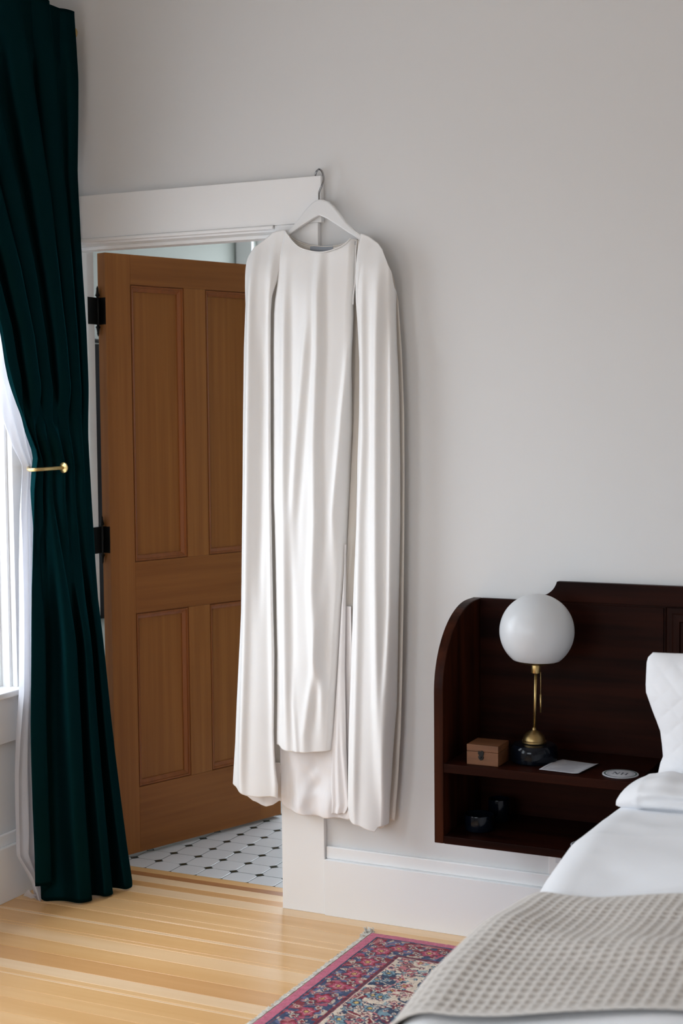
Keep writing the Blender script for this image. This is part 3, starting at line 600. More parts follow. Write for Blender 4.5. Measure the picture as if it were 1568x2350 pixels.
# cape sleeves
OUTL = [(SHL[-1][0], 2.06), SHL[-1]]+CAPE_L_OUT[5:]
def capeL_y(x, z, s):
    y = -.070-.018*np.sin(np.pi*s)*sm(-z, -2.03, -1.85)-fold(z, x, FL, [.016, .018, -.012], [.015, .014, .014])
    return y+rnd(s, .030, .10, (1, .35))+.020*sm(z, 1.92, 2.05)-.008*sm(-z, -.9, -.4)
panel('cape_sleeve', OUTL, CAPE_L_IN, lambda x: ip(SHL, x, 0, 1), lerp(CAPE_L_HEM), capeL_y, M['dress'], nx=110, nz=420)
OUTR = [(SHR[-1][0], 2.06), SHR[-1]]+CAPE_R_OUT[6:]
def capeR_y(x, z, s):   # s runs from the outer edge to the inner edge
    y = -.070-.018*np.sin(np.pi*s)*sm(-z, -2.03, -1.85)-fold(z, x, FR, [.014, .018, .017], [.013, .015, .013])
    return y+rnd(s, .030, .10, (1, .5))+.020*sm(z, 1.92, 2.04)-.006*sm(-z, -.9, -.4)
panel('cape_sleeve', OUTR, CAPE_R_IN, lambda x: ip(SHR, x, 0, 1), lerp(CAPE_R_HEM), capeR_y, M['dress'], nx=110, nz=420)
# lining of the left cape showing below its hem
panel('cape_lining', [(.7245, .46), (.7226, .3727), (.7226, .32)], [(.862, .46), (.8620, .337), (.8620, .32)], lambda x: x*0+.46, lerp(LIN_HEM+[(.8650, .341)]),
      lambda x, z, s: -.044-.010*np.sin(np.pi*s)-.008*np.sin(x*62+1)*sm(-z, -.42, -.33), M['satin'], nx=80, nz=60)
panel('cape_lining', [(1.115, .42), (1.115, .30)], [(1.205, .42), (1.205, .30)], lambda x: x*0+.42, lambda x: np.interp(x, [1.115, 1.14, 1.17, 1.19, 1.205], [.318, .310, .3035, .2965, .305]),
      lambda x, z, s: -.058-.005*np.sin(x*110), M['satin'], nx=50, nz=40)
# hook-and-eye and side seam opening
tube('side_seam', [(1.1392, -.077, 2.012), (1.1386, -.083, 1.95), (1.1380, -.086, 1.90), (1.1325, -.086, 1.853), (1.1300, -.084, 1.828)], .0015, M['dress'], dr, n=8)
tube('hook_and_eye', [(1.1385, -.084, 2.008), (1.1400, -.087, 2.003), (1.1390, -.086, 1.997)], .0012, M['chrome'], dr, n=8)

# ------------------------------------------------------------ headboard with built-in bedside shelves
HX0, HX1 = 1.4685, 4.135; B = -.030; D = -.318
hd = thing('headboard', 'dark stained wooden headboard with an open curved bedside shelf', 'headboard', (2.8, -.015, .36))
mx = lambda x: HX0+HX1-x
arc = []
for i in range(13):
    q = math.radians(-90+76*i/12); arc.append((1.669+.0552*math.cos(q), 1.0602+.0552*math.sin(q)))
poly = [(HX0+.0275, .358), (HX0+.0275, .990), (1.655, .990)]+arc+[(mx(p[0]), p[1]) for p in reversed(arc)]+[(mx(1.655), .990), (mx(HX0+.0275), .990), (mx(HX0+.0275), .358)]
prism('back_board', poly, 'y', B, -.0135-.0, M['walnut'], hd, bevel=.001)
prism('top_rail', [(1.650, .9925)]+arc+[(mx(p[0]), p[1]) for p in reversed(arc)]+[(mx(1.650), .9925)], 'y', B-.006, B-.0003, M['walnut'], hd, bevel=.001)
def side(x0, x1):
    P = [(-.0135, .358), (D, .358), (D, .765)]
    for i in range(1, 25):
        a = math.pi/2*i/24; P.append((-.062-(.256)*math.cos(a), .765+.225*math.sin(a)))
    P.append((-.0135, .990)); prism('side_panel', P, 'x', x0, x1, M['walnut_v'], hd, bevel=.002)
side(HX0, HX0+.027); side(mx(HX0+.027), mx(HX0))
for a, b in ((HX0+.0275, 2.020), (mx(2.020), mx(HX0+.0275))):
    boxes('shelf', [(a, b, D+.001, B-.0005, .552, .576)], M['walnut'], hd, bevel=.0015)
    boxes('bottom_board', [(a, b, D, B-.0005, .358, .3795)], M['walnut'], hd, bevel=.0015)
    boxes('wing_panel', [(a, b, B-.004, B-.0003, .577, .987)], M['walnut'], hd, bevel=.001)
boxes('partition', [(2.000, 2.020, D+.012, B-.001, .380, .5515)], M['walnut_v'], hd)
boxes('partition', [(mx(2.020), mx(2.000), D+.012, B-.001, .380, .5515)], M['walnut_v'], hd)
# framed centre panel
cx0, cx1 = 2.026, mx(2.026)
boxes('centre_panel', [(cx0+.04, cx1-.04, B-.003, B-.0003, .40, .955)], M['walnut_v'], hd)
V, F = [], []
prof = [(0, -.0065), (.002, -.001), (.016, -.001), (.020, -.003), (.037, -.007), (.0405, -.0035)]
for off, d in prof:
    for (x, z) in ((cx0+off, .40+off), (cx1-off, .40+off), (cx1-off, .990-off), (cx0+off, .990-off)): V.append((x, B+d, z))
for j in range(len(prof)-1):
    for i in range(4): F.append((j*4+i, j*4+(i+1) % 4, (j+1)*4+(i+1) % 4, (j+1)*4+i))
mesh('panel_moulding', V, F, M['walnut_v'], hd)

# electrical plate under the headboard
op = thing('wall_outlet', 'white outlet on a raised white panel under the headboard', 'outlet', (1.75, -.003, .25))
boxes('raised_panel', [(1.690, 2.00, -.010, -.0006, .2100, .352)], M['trim'], op, bevel=.003)
boxes('cover_plate', [(1.712, 1.782, -.0160, -.0103, .247, .345)], M['outlet'], op, bevel=.002)
for dx2 in (.022, .046): lathe('slot', [(.0045, 0), (.0045, .001)], (1.712+dx2, -.0161, .262), M['dark'], op, n=16, ax=(0, -1, 0))

# ------------------------------------------------------------ lamp
SZ = .5763
LC = Vector((1.708, -.190, SZ)); lean = Vector((.026, 0, 1)).normalized()
lp = thing('table_lamp', 'brass table lamp with a round white glass globe and black base', 'lamp', tuple(LC))
lathe('base', [(.060, 0), (.063, .003), (.0635, .030), (.062, .040), (.056, .047), (.030, .0500)], LC, M['marble_black'], lp, n=72, label='blue black glazed cylinder base')
lathe('dome', [(.0315, .0501), (.033, .0515), (.033, .056), (.0315, .0575), (.0305, .058), (.0300, .062), (.027, .069), (.021, .076), (.012, .082), (.006, .085), (.0055, .090), (.004, .092)], LC, M['brass_dark'], lp, n=56)
b0 = LC+Vector((0.001, 0, .088))
rodtop = b0+lean*.153
tube('stem', [b0, rodtop], .0042, M['brass'], lp, sub=1, n=20)
lathe('socket', [(.012, -.001), (.0130, .001), (.0130, .019), (.0125, .021)], rodtop, M['brass'], lp, n=32, ax=lean)
lathe('globe_holder', [(.013, .0205), (.030, .0235), (.050, .029), (.058, .0335), (.055, .036), (.02, .036)], rodtop, M['brass_dark'], lp, n=56, ax=lean)
gc = rodtop+lean*(.036+.0765); R = .1000; pf = []
for i in range(40):
    a = math.radians(-51.0+141.0*i/39); pf.append((R*math.cos(a), R*math.sin(a)*1.0))
pf[-1] = (0.0006, R)
M['opal'] = mat('opal_glass', (0.64, 0.655, 0.67), 0.32, spec=0.5)
lathe('glass_globe', [(.05, pf[0][1]+.0005)]+pf, gc, M['opal'], lp, n=72, ax=lean)
ch = tube('pull_chain', [(1.7315, -.205, .822), (1.7315, -.205, .762)], .0006, M['brass'], lp, sub=1, n=8)
V, F = [], []
for k in range(19):
    c = Vector((1.7315, -.205, .820-k*.0031)); n = len(V)
    for (a, h) in ((0, 1), (.8, .5), (.8, -.5), (0, -1)):
        for q in range(6): V.append(c+Vector((.00115*a*math.cos(q*math.pi/3), .00115*a*math.sin(q*math.pi/3), .00115*h)))
    for j in range(3):
        for q in range(6): F.append((n+j*6+q, n+j*6+(q+1) % 6, n+(j+1)*6+(q+1) % 6, n+(j+1)*6+q))
mesh('bead', V, F, M['brass'], ch, smooth=True)
tube('pull_rod', [(1.7315, -.205, .762), (1.7315, -.205, .713)], .0021, M['brass'], ch, sub=1, n=14)

# ------------------------------------------------------------ small things on the shelves
bx = thing('wooden_box', 'small light wooden box with a dark metal clasp beside the lamp', 'box', (1.5985, -.252, SZ))
boxes('box_body', [(1.554, 1.643, -.295, -.210, SZ, SZ+.036)], M['oak'], bx, bevel=.001)
boxes('lid', [(1.554, 1.643, -.295, -.210, SZ+.0368, SZ+.0545)], M['oak'], bx, bevel=.001)
prism('clasp', [(1.586, .6085), (1.588, .6155), (1.593, .6135), (1.597, .6165), (1.602, .6145), (1.6035, .608), (1.601, .602), (1.603, .597), (1.599, .5915), (1.594, .5895), (1.589, .5935), (1.5865, .599), (1.5895, .603)], 'y', -.2975, -.2952, M['iron'], bx, bevel=.0006)
lathe('clasp_pin', [(.003, 0), (.003, .002), (.001, .0035)], (1.5945, -.2975, .5985), M['iron'], bx, n=14, ax=(0, -1, 0))
# paper card, with a printed frame and rows of faint handwriting-like rules
card = thing('paper_card', 'white printed paper card lying in front of the lamp base', 'paper card', (1.82, -.22, SZ))
A, Bc, Cc, Dc = Vector((1.753, -.284, 0)), Vector((1.863, -.293, 0)), Vector((1.880, -.170, 0)), Vector((1.776, -.152, 0))
def cuv(u, v, h=.0018):
    p = (A*(1-u)+Bc*u)*(1-v)+(Dc*(1-u)+Cc*u)*v
    return (p.x, p.y, SZ+h+.004*(max(0, .25-u)/.25)**2*math.sin(v*3.1)+.0025*(max(0, u-.8)/.2)**2)
P = np.array([[cuv(u, v) for u in np.linspace(0, 1, 24)] for v in np.linspace(0, 1, 24)])
grid('sheet', P, M['paper'], card, thick=.0006)
def strip(u0, u1, v0, v1, n=14): return np.array([[cuv(u, v, .0030) for u in np.linspace(u0, u1, n)] for v in (v0, v1)])
for nm, q in (('frame_line', (.05, .95, .05, .063)), ('frame_line', (.05, .95, .94, .953)), ('frame_line', (.05, .062, .05, .95)), ('frame_line', (.94, .952, .05, .95))): grid(nm, strip(*q) if q[1]-q[0] > .1 else np.array([[cuv(u, v, .0030) for u in q[:2]] for v in np.linspace(q[2], q[3], 14)]), M['ink_grey'], card)
for k in range(9):
    v = .86-k*.088; grid('text_row', strip(.18+.06*((k*3) % 4), .80-.05*((k*5) % 4), v, v+.018), M['ink_grey'], card)

def letters(cx, cy, s, z, m, parent):
    """two overlapping serif capitals, N and H"""
    def stroke(pts): return [(cx+s*a, cy+s*b) for a, b in pts]
    q = []
    def bar(x0, y0, x1, y1, wd): 
        d = Vector((x1-x0, y1-y0, 0)).normalized(); n = Vector((-d.y, d.x, 0))*wd/2
        q.append([(x0+n.x, y0+n.y), (x0-n.x, y0-n.y), (x1-n.x, y1-n.y), (x1+n.x, y1+n.y)])
    bar(-.78, -.5, -.78, .5, .07); bar(-.78, .5, -.22, -.5, .17); bar(-.22, -.5, -.22, .5, .07)
    for x in (-.78,): bar(x-.16, -.5, x+.12, -.5, .05)
    bar(-.96, .5, -.70, .5, .05); bar(-.34, .5, -.08, .5, .05)
    bar(.20, -.5, .20, .5, .15); bar(.72, -.5, .72, .5, .15); bar(.20, 0, .72, 0, .06)
    for x in (.20, .72):
        for yv in (-.5, .5): bar(x-.15, yv, x+.15, yv, .05)
    V, F = [], []
    for pl in q:
        n = len(V); V += [(cx+s*a, cy+s*b, z) for a, b in pl]; F.append((n, n+1, n+2, n+3))
    mesh('monogram', V, F, m, parent, label='dark serif letters NH')
def ring(name, cx, cy, r0, r1, z, m, parent, n=64, a0=0, a1=2*math.pi):
    V, F = [], []
    for i in range(n+1):
        a = a0+(a1-a0)*i/n; V += [(cx+r0*math.cos(a), cy+r0*math.sin(a), z), (cx+r1*math.cos(a), cy+r1*math.sin(a), z)]
    for i in range(n): F.append((2*i, 2*i+1, 2*i+3, 2*i+2))
    mesh(name, V, F, m, parent)
def coaster(cx, cy, z, label):
    c = thing('coaster', label, 'coaster', (cx, cy, z), group='round paper coasters with a monogram')
    lathe('disc', [(.0455, 0), (.0465, .0006), (.0465, .0022), (.0455, .0026)], (cx, cy, z), M['paper'], c, n=72)
    ring('green_ring', cx, cy, .0385, .0425, z+.0029, M['ink_green'], c)
    for k in range(9):
        for base_ in (2.35, -.80):
            a = base_+k*.20; ring('edge_lettering', cx, cy, .0310, .0345, z+.0029, M['ink_grey'], c, n=3, a0=a, a1=a+.12)
    letters(cx, cy, .0225, z+.0029, M['ink'], c)
coaster(1.961, -.248, SZ+.0002, 'round white coaster with a dark ring on the upper shelf')
coaster(1.877, -.252, .3798, 'round white coaster on the bottom board, cut off by the bedding')
# dark glazed cups in the lower compartment
def cup(cx, cy, r, h, label):
    c = thing('cup', label, 'cup', (cx, cy, .3797))
    lathe('cup_body', [(r*.86, 0), (r*.97, .003), (r, h*.3), (r, h-.002), (r*.985, h), (r*.93, h-.001), (r*.92, h*.3), (r*.8, .006), (.001, .005)], (cx, cy, .3797), M['marble_black'], c, n=56)
cup(1.563, -.225, .040, .045, 'low black glazed cup at the front of the lower compartment')
cup(1.580, -.112, .030, .062, 'taller black glazed cup at the back of the lower compartment')

# ------------------------------------------------------------ bed
bd = thing('bed', 'low bed base and mattress under the white bedding', 'bed', (2.805, -1.1, 0))
boxes('bed_base', [(2.045, 3.565, -2.08, -.060, .10, .30)], M['walnut_v'], bd, bevel=.004)
boxes('mattress', [(2.050, 3.560, -2.07, -.065, .302, .515)], M['mattress'], bd, bevel=.04, segs=4)
for x in (2.12, 3.49):
    for yy_ in (-.16, -2.0): boxes('leg', [(x-.03, x+.03, yy_-.03, yy_+.03, .0095 if yy_ > -1 else 0, .101)], M['walnut_v'], bd, bevel=.003)
SIL = [(-.30, .516), (-.42, .530), (-.57, .538), (-.78, .545), (-.94, .520), (-1.06, .490), (-1.15, .496), (-1.25, .512), (-1.40, .529), (-1.62, .522), (-1.76, .496), (-2.1, .486), (-2.4, .47)]
def section(s, y, off=0.0, rr=.10, spread=1.0):
    """s: arc length from the hem on the left side, going up and over; returns x, z arrays"""
    zs = ip(SIL, y); r = rr
    cxx = 2.0+.7071*r; czz = zs-.7071*r; Lv = .26; La = r*math.pi/2
    R_ = r+off
    a = np.clip((s-Lv)/La, 0, 1)*math.pi/2
    x = cxx-R_*np.cos(a); z = czz+R_*np.sin(a)
    dn = np.clip(Lv-s, 0, None); z = z-dn; x = x-.10*dn
    t = np.clip(s-Lv-La, 0, None); x = x+t
    crown = (.605-(zs+.2929*r))*sm(t, 0, .45)*sm(-y, .35, 1.1)+.018*sm(t, 0, .4)*(1-sm(-y, .35, 1.1))
    z = z+crown
    return x, z
def bedgrid(ys, ss, off, wr):
    P = np.zeros((len(ys), len(ss), 3))
    for j, y in enumerate(ys):
        x, z = section(ss, y, off); P[j, :, 0] = x; P[j, :, 1] = y; P[j, :, 2] = z
    P[:, :, 2] += wr(P[:, :, 0], P[:, :, 1]); return P
def side_flip(x): return x
SMAX = .26+.157+1.62
ss = np.concatenate([np.linspace(0, .9, 170), np.linspace(.905, SMAX, 60)])
def wrinkle(x, y):
    w1 = .0035*np.sin((y*1.0+x*.35)*38+2*vnoise(x*3, y*3, 1))*np.exp(-((y+.72)/.16)**2)*sm(x, 2.0, 2.15)
    w2 = .004*vnoise(x*6, y*7, 4)+.0018*vnoise(x*17, y*19, 9)
    return w1+w2*sm(x, 1.96, 2.08)
ysd = np.linspace(-.338, -2.16, 230)
Pd = bedgrid(ysd, ss, 0.0, wrinkle)
drop = np.clip((-2.06-ysd)/.10, 0, 1); Pd[:, :, 2] -= (.10*(1-np.sqrt(np.clip(1-drop**2, 0, 1))))[:, None]
Pd[0:6, :, 2] -= (np.linspace(1, 0, 6)**2*.02)[:, None]
# far side roll-off
far = np.clip((Pd[:, :, 0]-3.52)/.13, 0, 1); Pd[:, :, 2] -= .12*(1-np.sqrt(np.clip(1-far**2, 0, 1)))
foot = [Pd[-1].copy() for _ in range(8)]
for k, f in enumerate(foot): f[:, 1] -= .002*k; f[:, 2] = np.maximum(f[:, 2]-.035*(k+1), .16)
Pd = np.concatenate([Pd, np.stack(foot)], 0)
dv = tag(grid('duvet', Pd, M['linen'], None, thick=.008), 'smooth white duvet covering the bed below the pillows', 'duvet')
# waffle blanket across the bed
PIT = .0205
s2 = np.concatenate([np.arange(.02, 1.15, .0034), np.linspace(1.155, SMAX-.004, 90)])
yb0, yb1 = -1.185, -1.795
y2 = np.linspace(yb0, yb1, 178)
SSg, YYg = np.meshgrid(s2, y2)
Pb = np.zeros((len(y2), len(s2), 3))
wavy = .035*np.sin(1.8*(s2-.30))*sm(s2, .3, .45)
for j, y in enumerate(y2):
    f = (y-yb0)/(yb1-yb0)
    yv = y+.045*(1-f)*np.exp(-((s2-.34)/.13)**2)+.0-.03*(1-f)*sm(s2, .5, .9)
    for_i = section(s2, y, .014)
    Pb[j, :, 0], Pb[j, :, 2] = for_i; Pb[j, :, 1] = yv
X, Y = Pb[:, :, 0], Pb[:, :, 1]
Pb[:, :, 2] += wrinkle(X, Y)+.010*vnoise(X*4.0, Y*5, 8)*sm(SSg, .35, .5)+.012*np.exp(-((Y+1.5+.25*(X-2.2))/.07)**2)*sm(SSg, .40, .6)
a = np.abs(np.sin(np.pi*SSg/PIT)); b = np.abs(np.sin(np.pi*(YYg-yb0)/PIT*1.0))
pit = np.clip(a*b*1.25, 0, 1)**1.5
edge = np.clip(np.minimum(np.abs(YYg-yb0), np.abs(YYg-yb1))/.012, 0, 1)
pit = pit*edge*(SSg < 1.152)
Pb[:, :, 2] -= .0042*pit-.002
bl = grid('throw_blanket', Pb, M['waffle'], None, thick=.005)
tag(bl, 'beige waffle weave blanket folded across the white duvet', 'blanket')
ca = bl.data.color_attributes.new('waffle_colour', 'FLOAT_COLOR', 'POINT')
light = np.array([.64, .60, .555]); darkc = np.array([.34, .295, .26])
cl = light[None, None]*(1-pit[..., None]*.75)+darkc[None, None]*pit[..., None]*.75  # colour darkens with pit depth
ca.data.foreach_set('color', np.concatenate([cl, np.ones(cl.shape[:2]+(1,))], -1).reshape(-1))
ca_ok = True

# pillows
def pillow(name, label, outline, yc, lean_, th, m, quilt=0.0, group=None, pitch=.045, nx=150, nz=110, seedn=1, flange=0.0):
    """outline(v, side): x of the left/right edge at height fraction v; cushion standing in the x-z plane"""
    z0, z1, xl, xr = outline
    U = np.linspace(-1, 1, nx); V = np.linspace(-1, 1, nz); front = np.zeros((nz, nx, 3)); back = np.zeros((nz, nx, 3))
    for j, v in enumerate(V):
        z = z0+(z1-z0)*(v+1)/2; a = ip(xl, z); b = ip(xr, z); x = a+(b-a)*(U+1)/2
        cr = np.clip((1-np.abs(U)**2.6), 0, 1)**.55*np.clip(1-abs(v)**2.6, 0, 1)**.55
        zt = z+(-.012*(1-np.cos(U*np.pi))*.5 if v > 0 else 0)*abs(v)
        d = th*cr
        d = d*(1+.10*vnoise(x*7, x*0+z*7, seedn))+.004*vnoise(x*22, x*0+z*20, seedn+3)*cr
        q = 0
        if quilt:
            q1 = np.abs(np.sin(np.pi*(x+z)/pitch)); q2 = np.abs(np.sin(np.pi*(x-z)/pitch)); q = quilt*(np.minimum(q1, q2)**.5)*np.clip(cr*2, 0, 1)
        yb = yc+lean_*(z-z0)
        front[j, :, 0] = x; front[j, :, 2] = zt; front[j, :, 1] = yb-d-q
        back[j, :, 0] = x; back[j, :, 2] = zt; back[j, :, 1] = yb+d*.6
    o = thing(name, label, 'pillow', (float(front[0, :, 0].mean()), yc, z0), group)
    F_ = np.concatenate([front, back[::-1][1:]], 0)   # one closed sleeve
    grid('pillow_cover', F_, m, o)
    return o
pillow('pillow', 'large white quilted pillow upright against the headboard, nearest the shelf', (.560, .918,
       [(.56, 2.085), (.606, 2.078), (.635, 2.083), (.651, 2.089), (.681, 2.085), (.714, 2.079), (.767, 2.056), (.81, 2.039), (.832, 2.037), (.89, 2.037), (.904, 2.040), (.918, 2.052)],
       [(.56, 2.70), (.7, 2.72), (.918, 2.70)]), -.335, .16, .085, M['quilt'], quilt=.0035, pitch=.058, seedn=3)
pillow('pillow', 'second white pillow rising behind the quilted pillow', (.560, .985,
       [(.56, 2.13), (.923, 2.110), (.95, 2.105), (.979, 2.098), (.985, 2.105)], [(.56, 2.78), (.985, 2.76)]), -.165, .10, .055, M['linen'], seedn=6)
# small sham lying at the foot of the big pillow: a soft roll with a plain flange end
U = np.linspace(0, 1, 90); A_ = np.linspace(0, 2*np.pi, 72); P = np.zeros((72, 90, 3))
for i, u in enumerate(U):
    x = 2.017+.60*u; g = (1-(1-min(1, u/.20))**2.2)**.5 if u < .20 else 1.0
    g *= (1-max(0, (u-.9)/.1)**2)**.5 if u > .9 else 1
    g = max(g, .06)
    hz = .045*g*(1-.25*sm(u, .22, .50)); hy = .085*g
    pucker = 1+.05*np.sin(A_*9+u*8)*sm(u, .10, .16)*(1-sm(u, .9, 1.0))+(.05*np.exp(-((u-.115)/.01)**2))
    zc = .548+hz+.002
    P[:, i, 0] = x+.010*np.cos(A_); P[:, i, 1] = -.455+hy*np.cos(A_)*pucker; P[:, i, 2] = zc+hz*np.sin(A_)*pucker+.010*g*np.sin(u*40)*sm(u, .12, .2)*np.clip(np.sin(A_), 0, 1)*.35
sp = thing('pillow', 'small white pillow with a plain flange lying in front of the quilted pillow', 'pillow', (2.3, -.455, .55))
grid('pillow_cover', P, M['linen'], sp)

# ------------------------------------------------------------ rug
RX0, RX1, RY0, RY1 = 1.190, 3.95, -.122, -1.72
xs = np.concatenate([np.arange(RX0, 2.02, .0026), np.linspace(2.04, RX1, 120)]); ys = np.concatenate([np.arange(RY0, -.92, -.0026), np.linspace(-.93, RY1, 70)])
XG, YG = np.meshgrid(xs, ys); a = XG-RX0; b = RY0-YG
def C3(*c): return np.array(c)
pink = C3(.54, .13, .20); navy = C3(.014, .038, .085); red = C3(.20, .008, .020); cream = C3(.68, .56, .44); rose = C3(.52, .16, .17); sky = C3(.20, .33, .38); gold = C3(.60, .40, .12); slate = C3(.10, .15, .25)
wx = a+.006*vnoise(a*45, b*45, 1); wy = b+.006*vnoise(a*45, b*45, 2)
col = np.zeros(XG.shape+(3,)); col[:] = navy
def put(mask, c, k=1.0):
    m = np.clip(mask, 0, 1)[..., None]*k; col[:] = col*(1-m)+np.asarray(c)*m
d = np.minimum(a, b)
field = d > .150
# field ground: cream corner running into navy, mottled
n1 = vnoise(wx*9, wy*9, 5)+.5*vnoise(wx*22, wy*22, 6)
fc = np.hypot(a-.20, b-.20)
put(field*(n1+(.42-fc)*2.4 > 0), cream)
n2 = vnoise(wx*30, wy*30, 7)
put(field*(n2 > .45), sky, .8); put(field*(n2 < -.5), red, .8)
n3 = vnoise(wx*16+3, wy*16, 17); put(field*(np.abs(n3) < .09), rose)
n4 = vnoise(wx*13, wy*13+9, 19); put(field*(np.abs(n4) < .05), navy); put(field*((n4 > .05)*(n4 < .10)), cream)
# scrolling vines: nested arcs
for (cx_, cy_, r_, a0, a1) in ((.30, .48, .13, 0, 6.3), (.52, .30, .15, 0, 6.3), (.62, .66, .20, 0, 6.3), (.22, .80, .12, 0, 6.3), (.36, .98, .16, 0, 6.3)):
    rr = np.hypot(wx-cx_, (wy-cy_)*1.15); dd = np.abs(rr-r_-.012*np.sin(np.arctan2(wy-cy_, wx-cx_)*5))
    put(field*(dd < .0105), cream); put(field*(dd < .006), red)
def flowers(region, pitch, seed, types, rmin, rmax, jit=.35):
    i0, i1 = int(.0/pitch), int(2.9/pitch)+1; j1 = int(1.7/pitch)+1
    rs = np.random.RandomState(seed)
    for i in range(i0, i1):
        for j in range(j1):
            cx_ = (i+.5+rs.uniform(-jit, jit))*pitch; cy_ = (j+.5+rs.uniform(-jit, jit))*pitch; r_ = rs.uniform(rmin, rmax); ty = types[rs.randint(len(types))]; pn = rs.randint(5, 8); phi = rs.uniform(0, 6)
            ix = np.searchsorted(xs, [RX0+cx_-r_*1.6, RX0+cx_+r_*1.6]); iy = np.searchsorted(-ys, [-(RY0)+cy_-r_*1.6, -(RY0)+cy_+r_*1.6])
            if ix[1] <= ix[0] or iy[1] <= iy[0] or cx_ > 1.0 or cy_ > 1.0: continue
            sl = (slice(iy[0], iy[1]), slice(ix[0], ix[1])); A_, B_ = a[sl]-cx_, b[sl]-cy_
            rr = np.hypot(A_, B_); th = np.arctan2(B_, A_); e = rr/(1+.22*np.cos(pn*th+phi))
            reg = region[sl]
            for k_, (f_, c_) in enumerate(zip((1.25, 1.0, .62, .34), ty)):
                m_ = (e < r_*f_)*reg; col[sl] = np.where(m_[..., None], c_, col[sl])
flowers(field, .052, 3, [(navy, rose, red, cream), (cream, navy, rose, red), (navy, red, cream, navy), (red, cream, rose, navy), (navy, sky, navy, gold), (cream, rose, red, gold)], .010, .019)
flowers(field & (fc < .75), .031, 13, [(navy, red, cream, cream), (red, cream, navy, navy), (cream, navy, sky, sky)], .004, .008)
# large pink medallion corner low on the rug
rr = np.hypot(a-.33, (b-.98)*1.2)+.02*np.sin(np.arctan2(b-.98, a-.33)*9)
put(field*(rr < .14)*(vnoise(wx*40, wy*40, 33) > -.45), rose, .85)
# main border
bord = (d > .030)*(d <= .150); put(bord*1.0, C3(.030, .050, .115))
put(bord*(vnoise(wx*60, wy*60, 11) > .35), C3(.10, .12, .24)); put(bord*(vnoise(wx*38, wy*38, 12) > .28), red); put(bord*(vnoise(wx*52, wy*52, 14) > .55), C3(.42, .05, .11))
along = np.where(a < b, b, a); across = d-.090; per = .094; ph_ = (along/per+.15) % 1.0-.5; A_ = ph_*per
mitre = np.abs(a-b) < .0
A_ = A_+.0035*vnoise(a*70, b*70, 41); across = across+.0035*vnoise(a*70, b*70, 42)
rr = np.hypot(A_, across); th = np.arctan2(across, A_)
put(bord*(vnoise(wx*75, wy*75, 43) > .55), cream*.75); put(bord*(vnoise(wx*66, wy*66, 44) > .55), rose*.8)
vine = np.abs(across-.024*np.sin(2*np.pi*along/per+1.2)); put(bord*(vine < .0055), red)
v2 = np.abs(across+.026*np.sin(2*np.pi*along/per+1.0)); put(bord*(v2 < .003), rose*.7)
e = rr/(1+.20*np.cos(6*th))
for f_, c_ in ((.028, red), (.021, C3(.44, .05, .11)), (.0135, C3(.55, .26, .24)), (.010, red), (.0055, gold)): put(bord*(e < f_), c_)
for off, sg in ((.5, 1), (.5, -1)):
    A2 = ((along/per+.15+off) % 1.0-.5)*per; e2 = np.hypot(A2-.012*sg, (across-.018*sg)*1.3)/(1+.3*np.cos(5*np.arctan2(across-.018*sg, A2-.012*sg)))
    put(bord*(e2 < .015), navy); put(bord*(e2 < .011), cream*.85); put(bord*(e2 < .007), red)
for off in (.22, .78):
    A2 = ((along/per+.15+off) % 1.0-.5)*per; e2 = np.hypot(A2, (np.abs(across)-.036)*1.6); put(bord*(e2 < .008), cream*.8); put(bord*(e2 < .004), red)
for lo, hi, c_ in ((.030, .035, navy), (.038, .0405, red), (.1395, .1435, red), (.1435, .1475, navy*.6), (.1475, .152, C3(.16, .01, .03)), (.152, .155, cream)):
    put((d > lo)*(d <= hi)*1.0, c_)
put((d <= .030)*1.0, pink)
col *= (1+.16*vnoise(a*330, b*330, 21)+.10*vnoise(a*120, b*120, 22))[..., None]
col = np.clip(col*1.02+.008, 0, 1)
rug = thing('rug', 'red, pink and navy floral wool rug with pale fringe beside the bed', 'rug', (2.5, -.9, 0))
Zr = .0075+.0008*vnoise(a*90, b*90, 4)
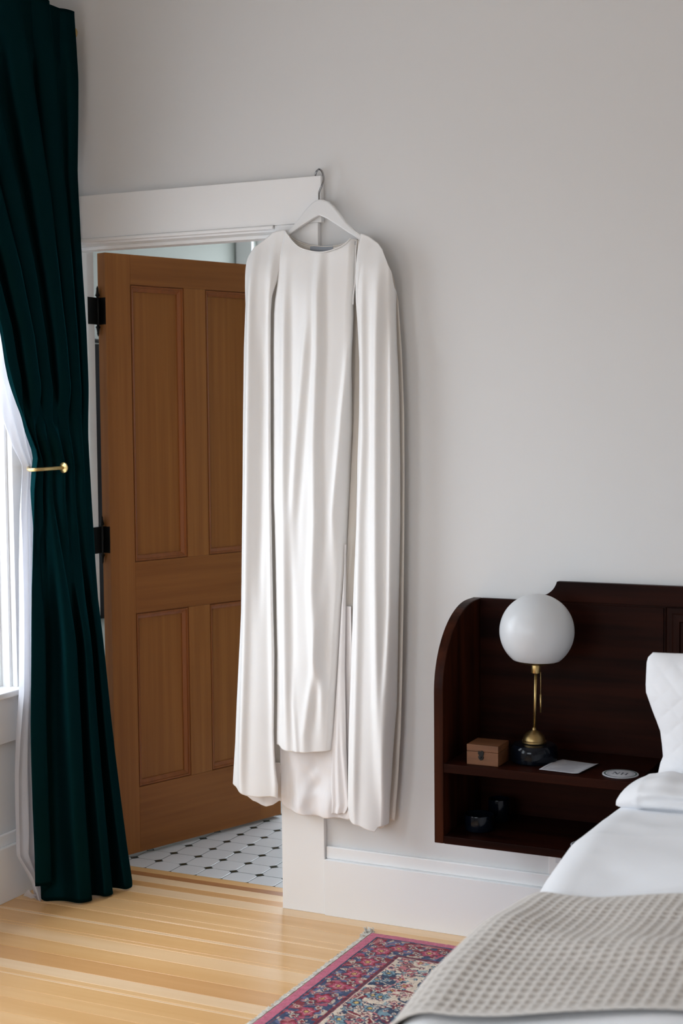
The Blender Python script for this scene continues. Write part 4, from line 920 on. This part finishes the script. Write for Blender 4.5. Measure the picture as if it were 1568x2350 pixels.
ed = np.minimum(np.minimum(a, b), np.minimum(RX1-XG, YG-RY1)); Zr = Zr*np.clip(.25+ed/.004, 0, 1)
Xr = XG.copy(); Yr = YG+np.where(b < .004, .0020*vnoise(a*40, b*0, 9), 0)
og = grid('rug_pile', np.stack([Xr, Yr, Zr], -1), M['rug'], rug, smooth=True)
ca = og.data.color_attributes.new('rug_colour', 'FLOAT_COLOR', 'POINT')
ca.data.foreach_set('color', np.concatenate([col, np.ones(col.shape[:2]+(1,))], -1).reshape(-1))
boxes('rug_backing', [(RX0+.001, RX1-.001, RY1+.001, RY0-.001, .0005, .0012)], M['fringe'], rug)
# selvedge and fringe at the short end
V, F = [], []
rs = np.random.RandomState(4)
y = RY0+.004
while y > RY1:
    L_ = rs.uniform(.015, .021)+(.010 if y > RY0-.03 else 0); an = rs.uniform(-.35, .35); n = len(V); x0 = RX0+.001; wv = .0011
    for k in range(5):
        t = k/4; px = x0-L_*t; py = y+math.sin(an)*L_*t+.0015*math.sin(t*7+y*400); pz = .0045*(1-t)**1.5+.0018+.0015*math.sin(t*3+y*900)**2
        V += [(px, py-wv, pz-.001), (px, py+wv, pz-.001), (px, py+wv, pz+.001), (px, py-wv, pz+.001)]
    for k in range(4):
        for q in range(4): F.append((n+k*4+q, n+k*4+(q+1) % 4, n+(k+1)*4+(q+1) % 4, n+(k+1)*4+q))
    y -= rs.uniform(.0026, .0038)
tag(mesh('fringe', V, F, M['fringe'], rug, label='pale wool fringe'), kind='stuff')
# knotted tuft at the corner
V, F = [], []
for k in range(60):
    c = Vector((RX0-.012+rs.uniform(-.014, .014), RY0+.004+rs.uniform(-.010, .014), .004+rs.uniform(0, .010))); n = len(V); dv_ = Vector(rs.uniform(-1, 1, 3)).normalized()*.006; sd = dv_.orthogonal().normalized()*.0012
    V += [c-dv_-sd, c-dv_+sd, c+dv_+sd, c+dv_-sd]; F.append((n, n+1, n+2, n+3))
tag(mesh('corner_tuft', V, F, M['fringe'], rug), kind='stuff')
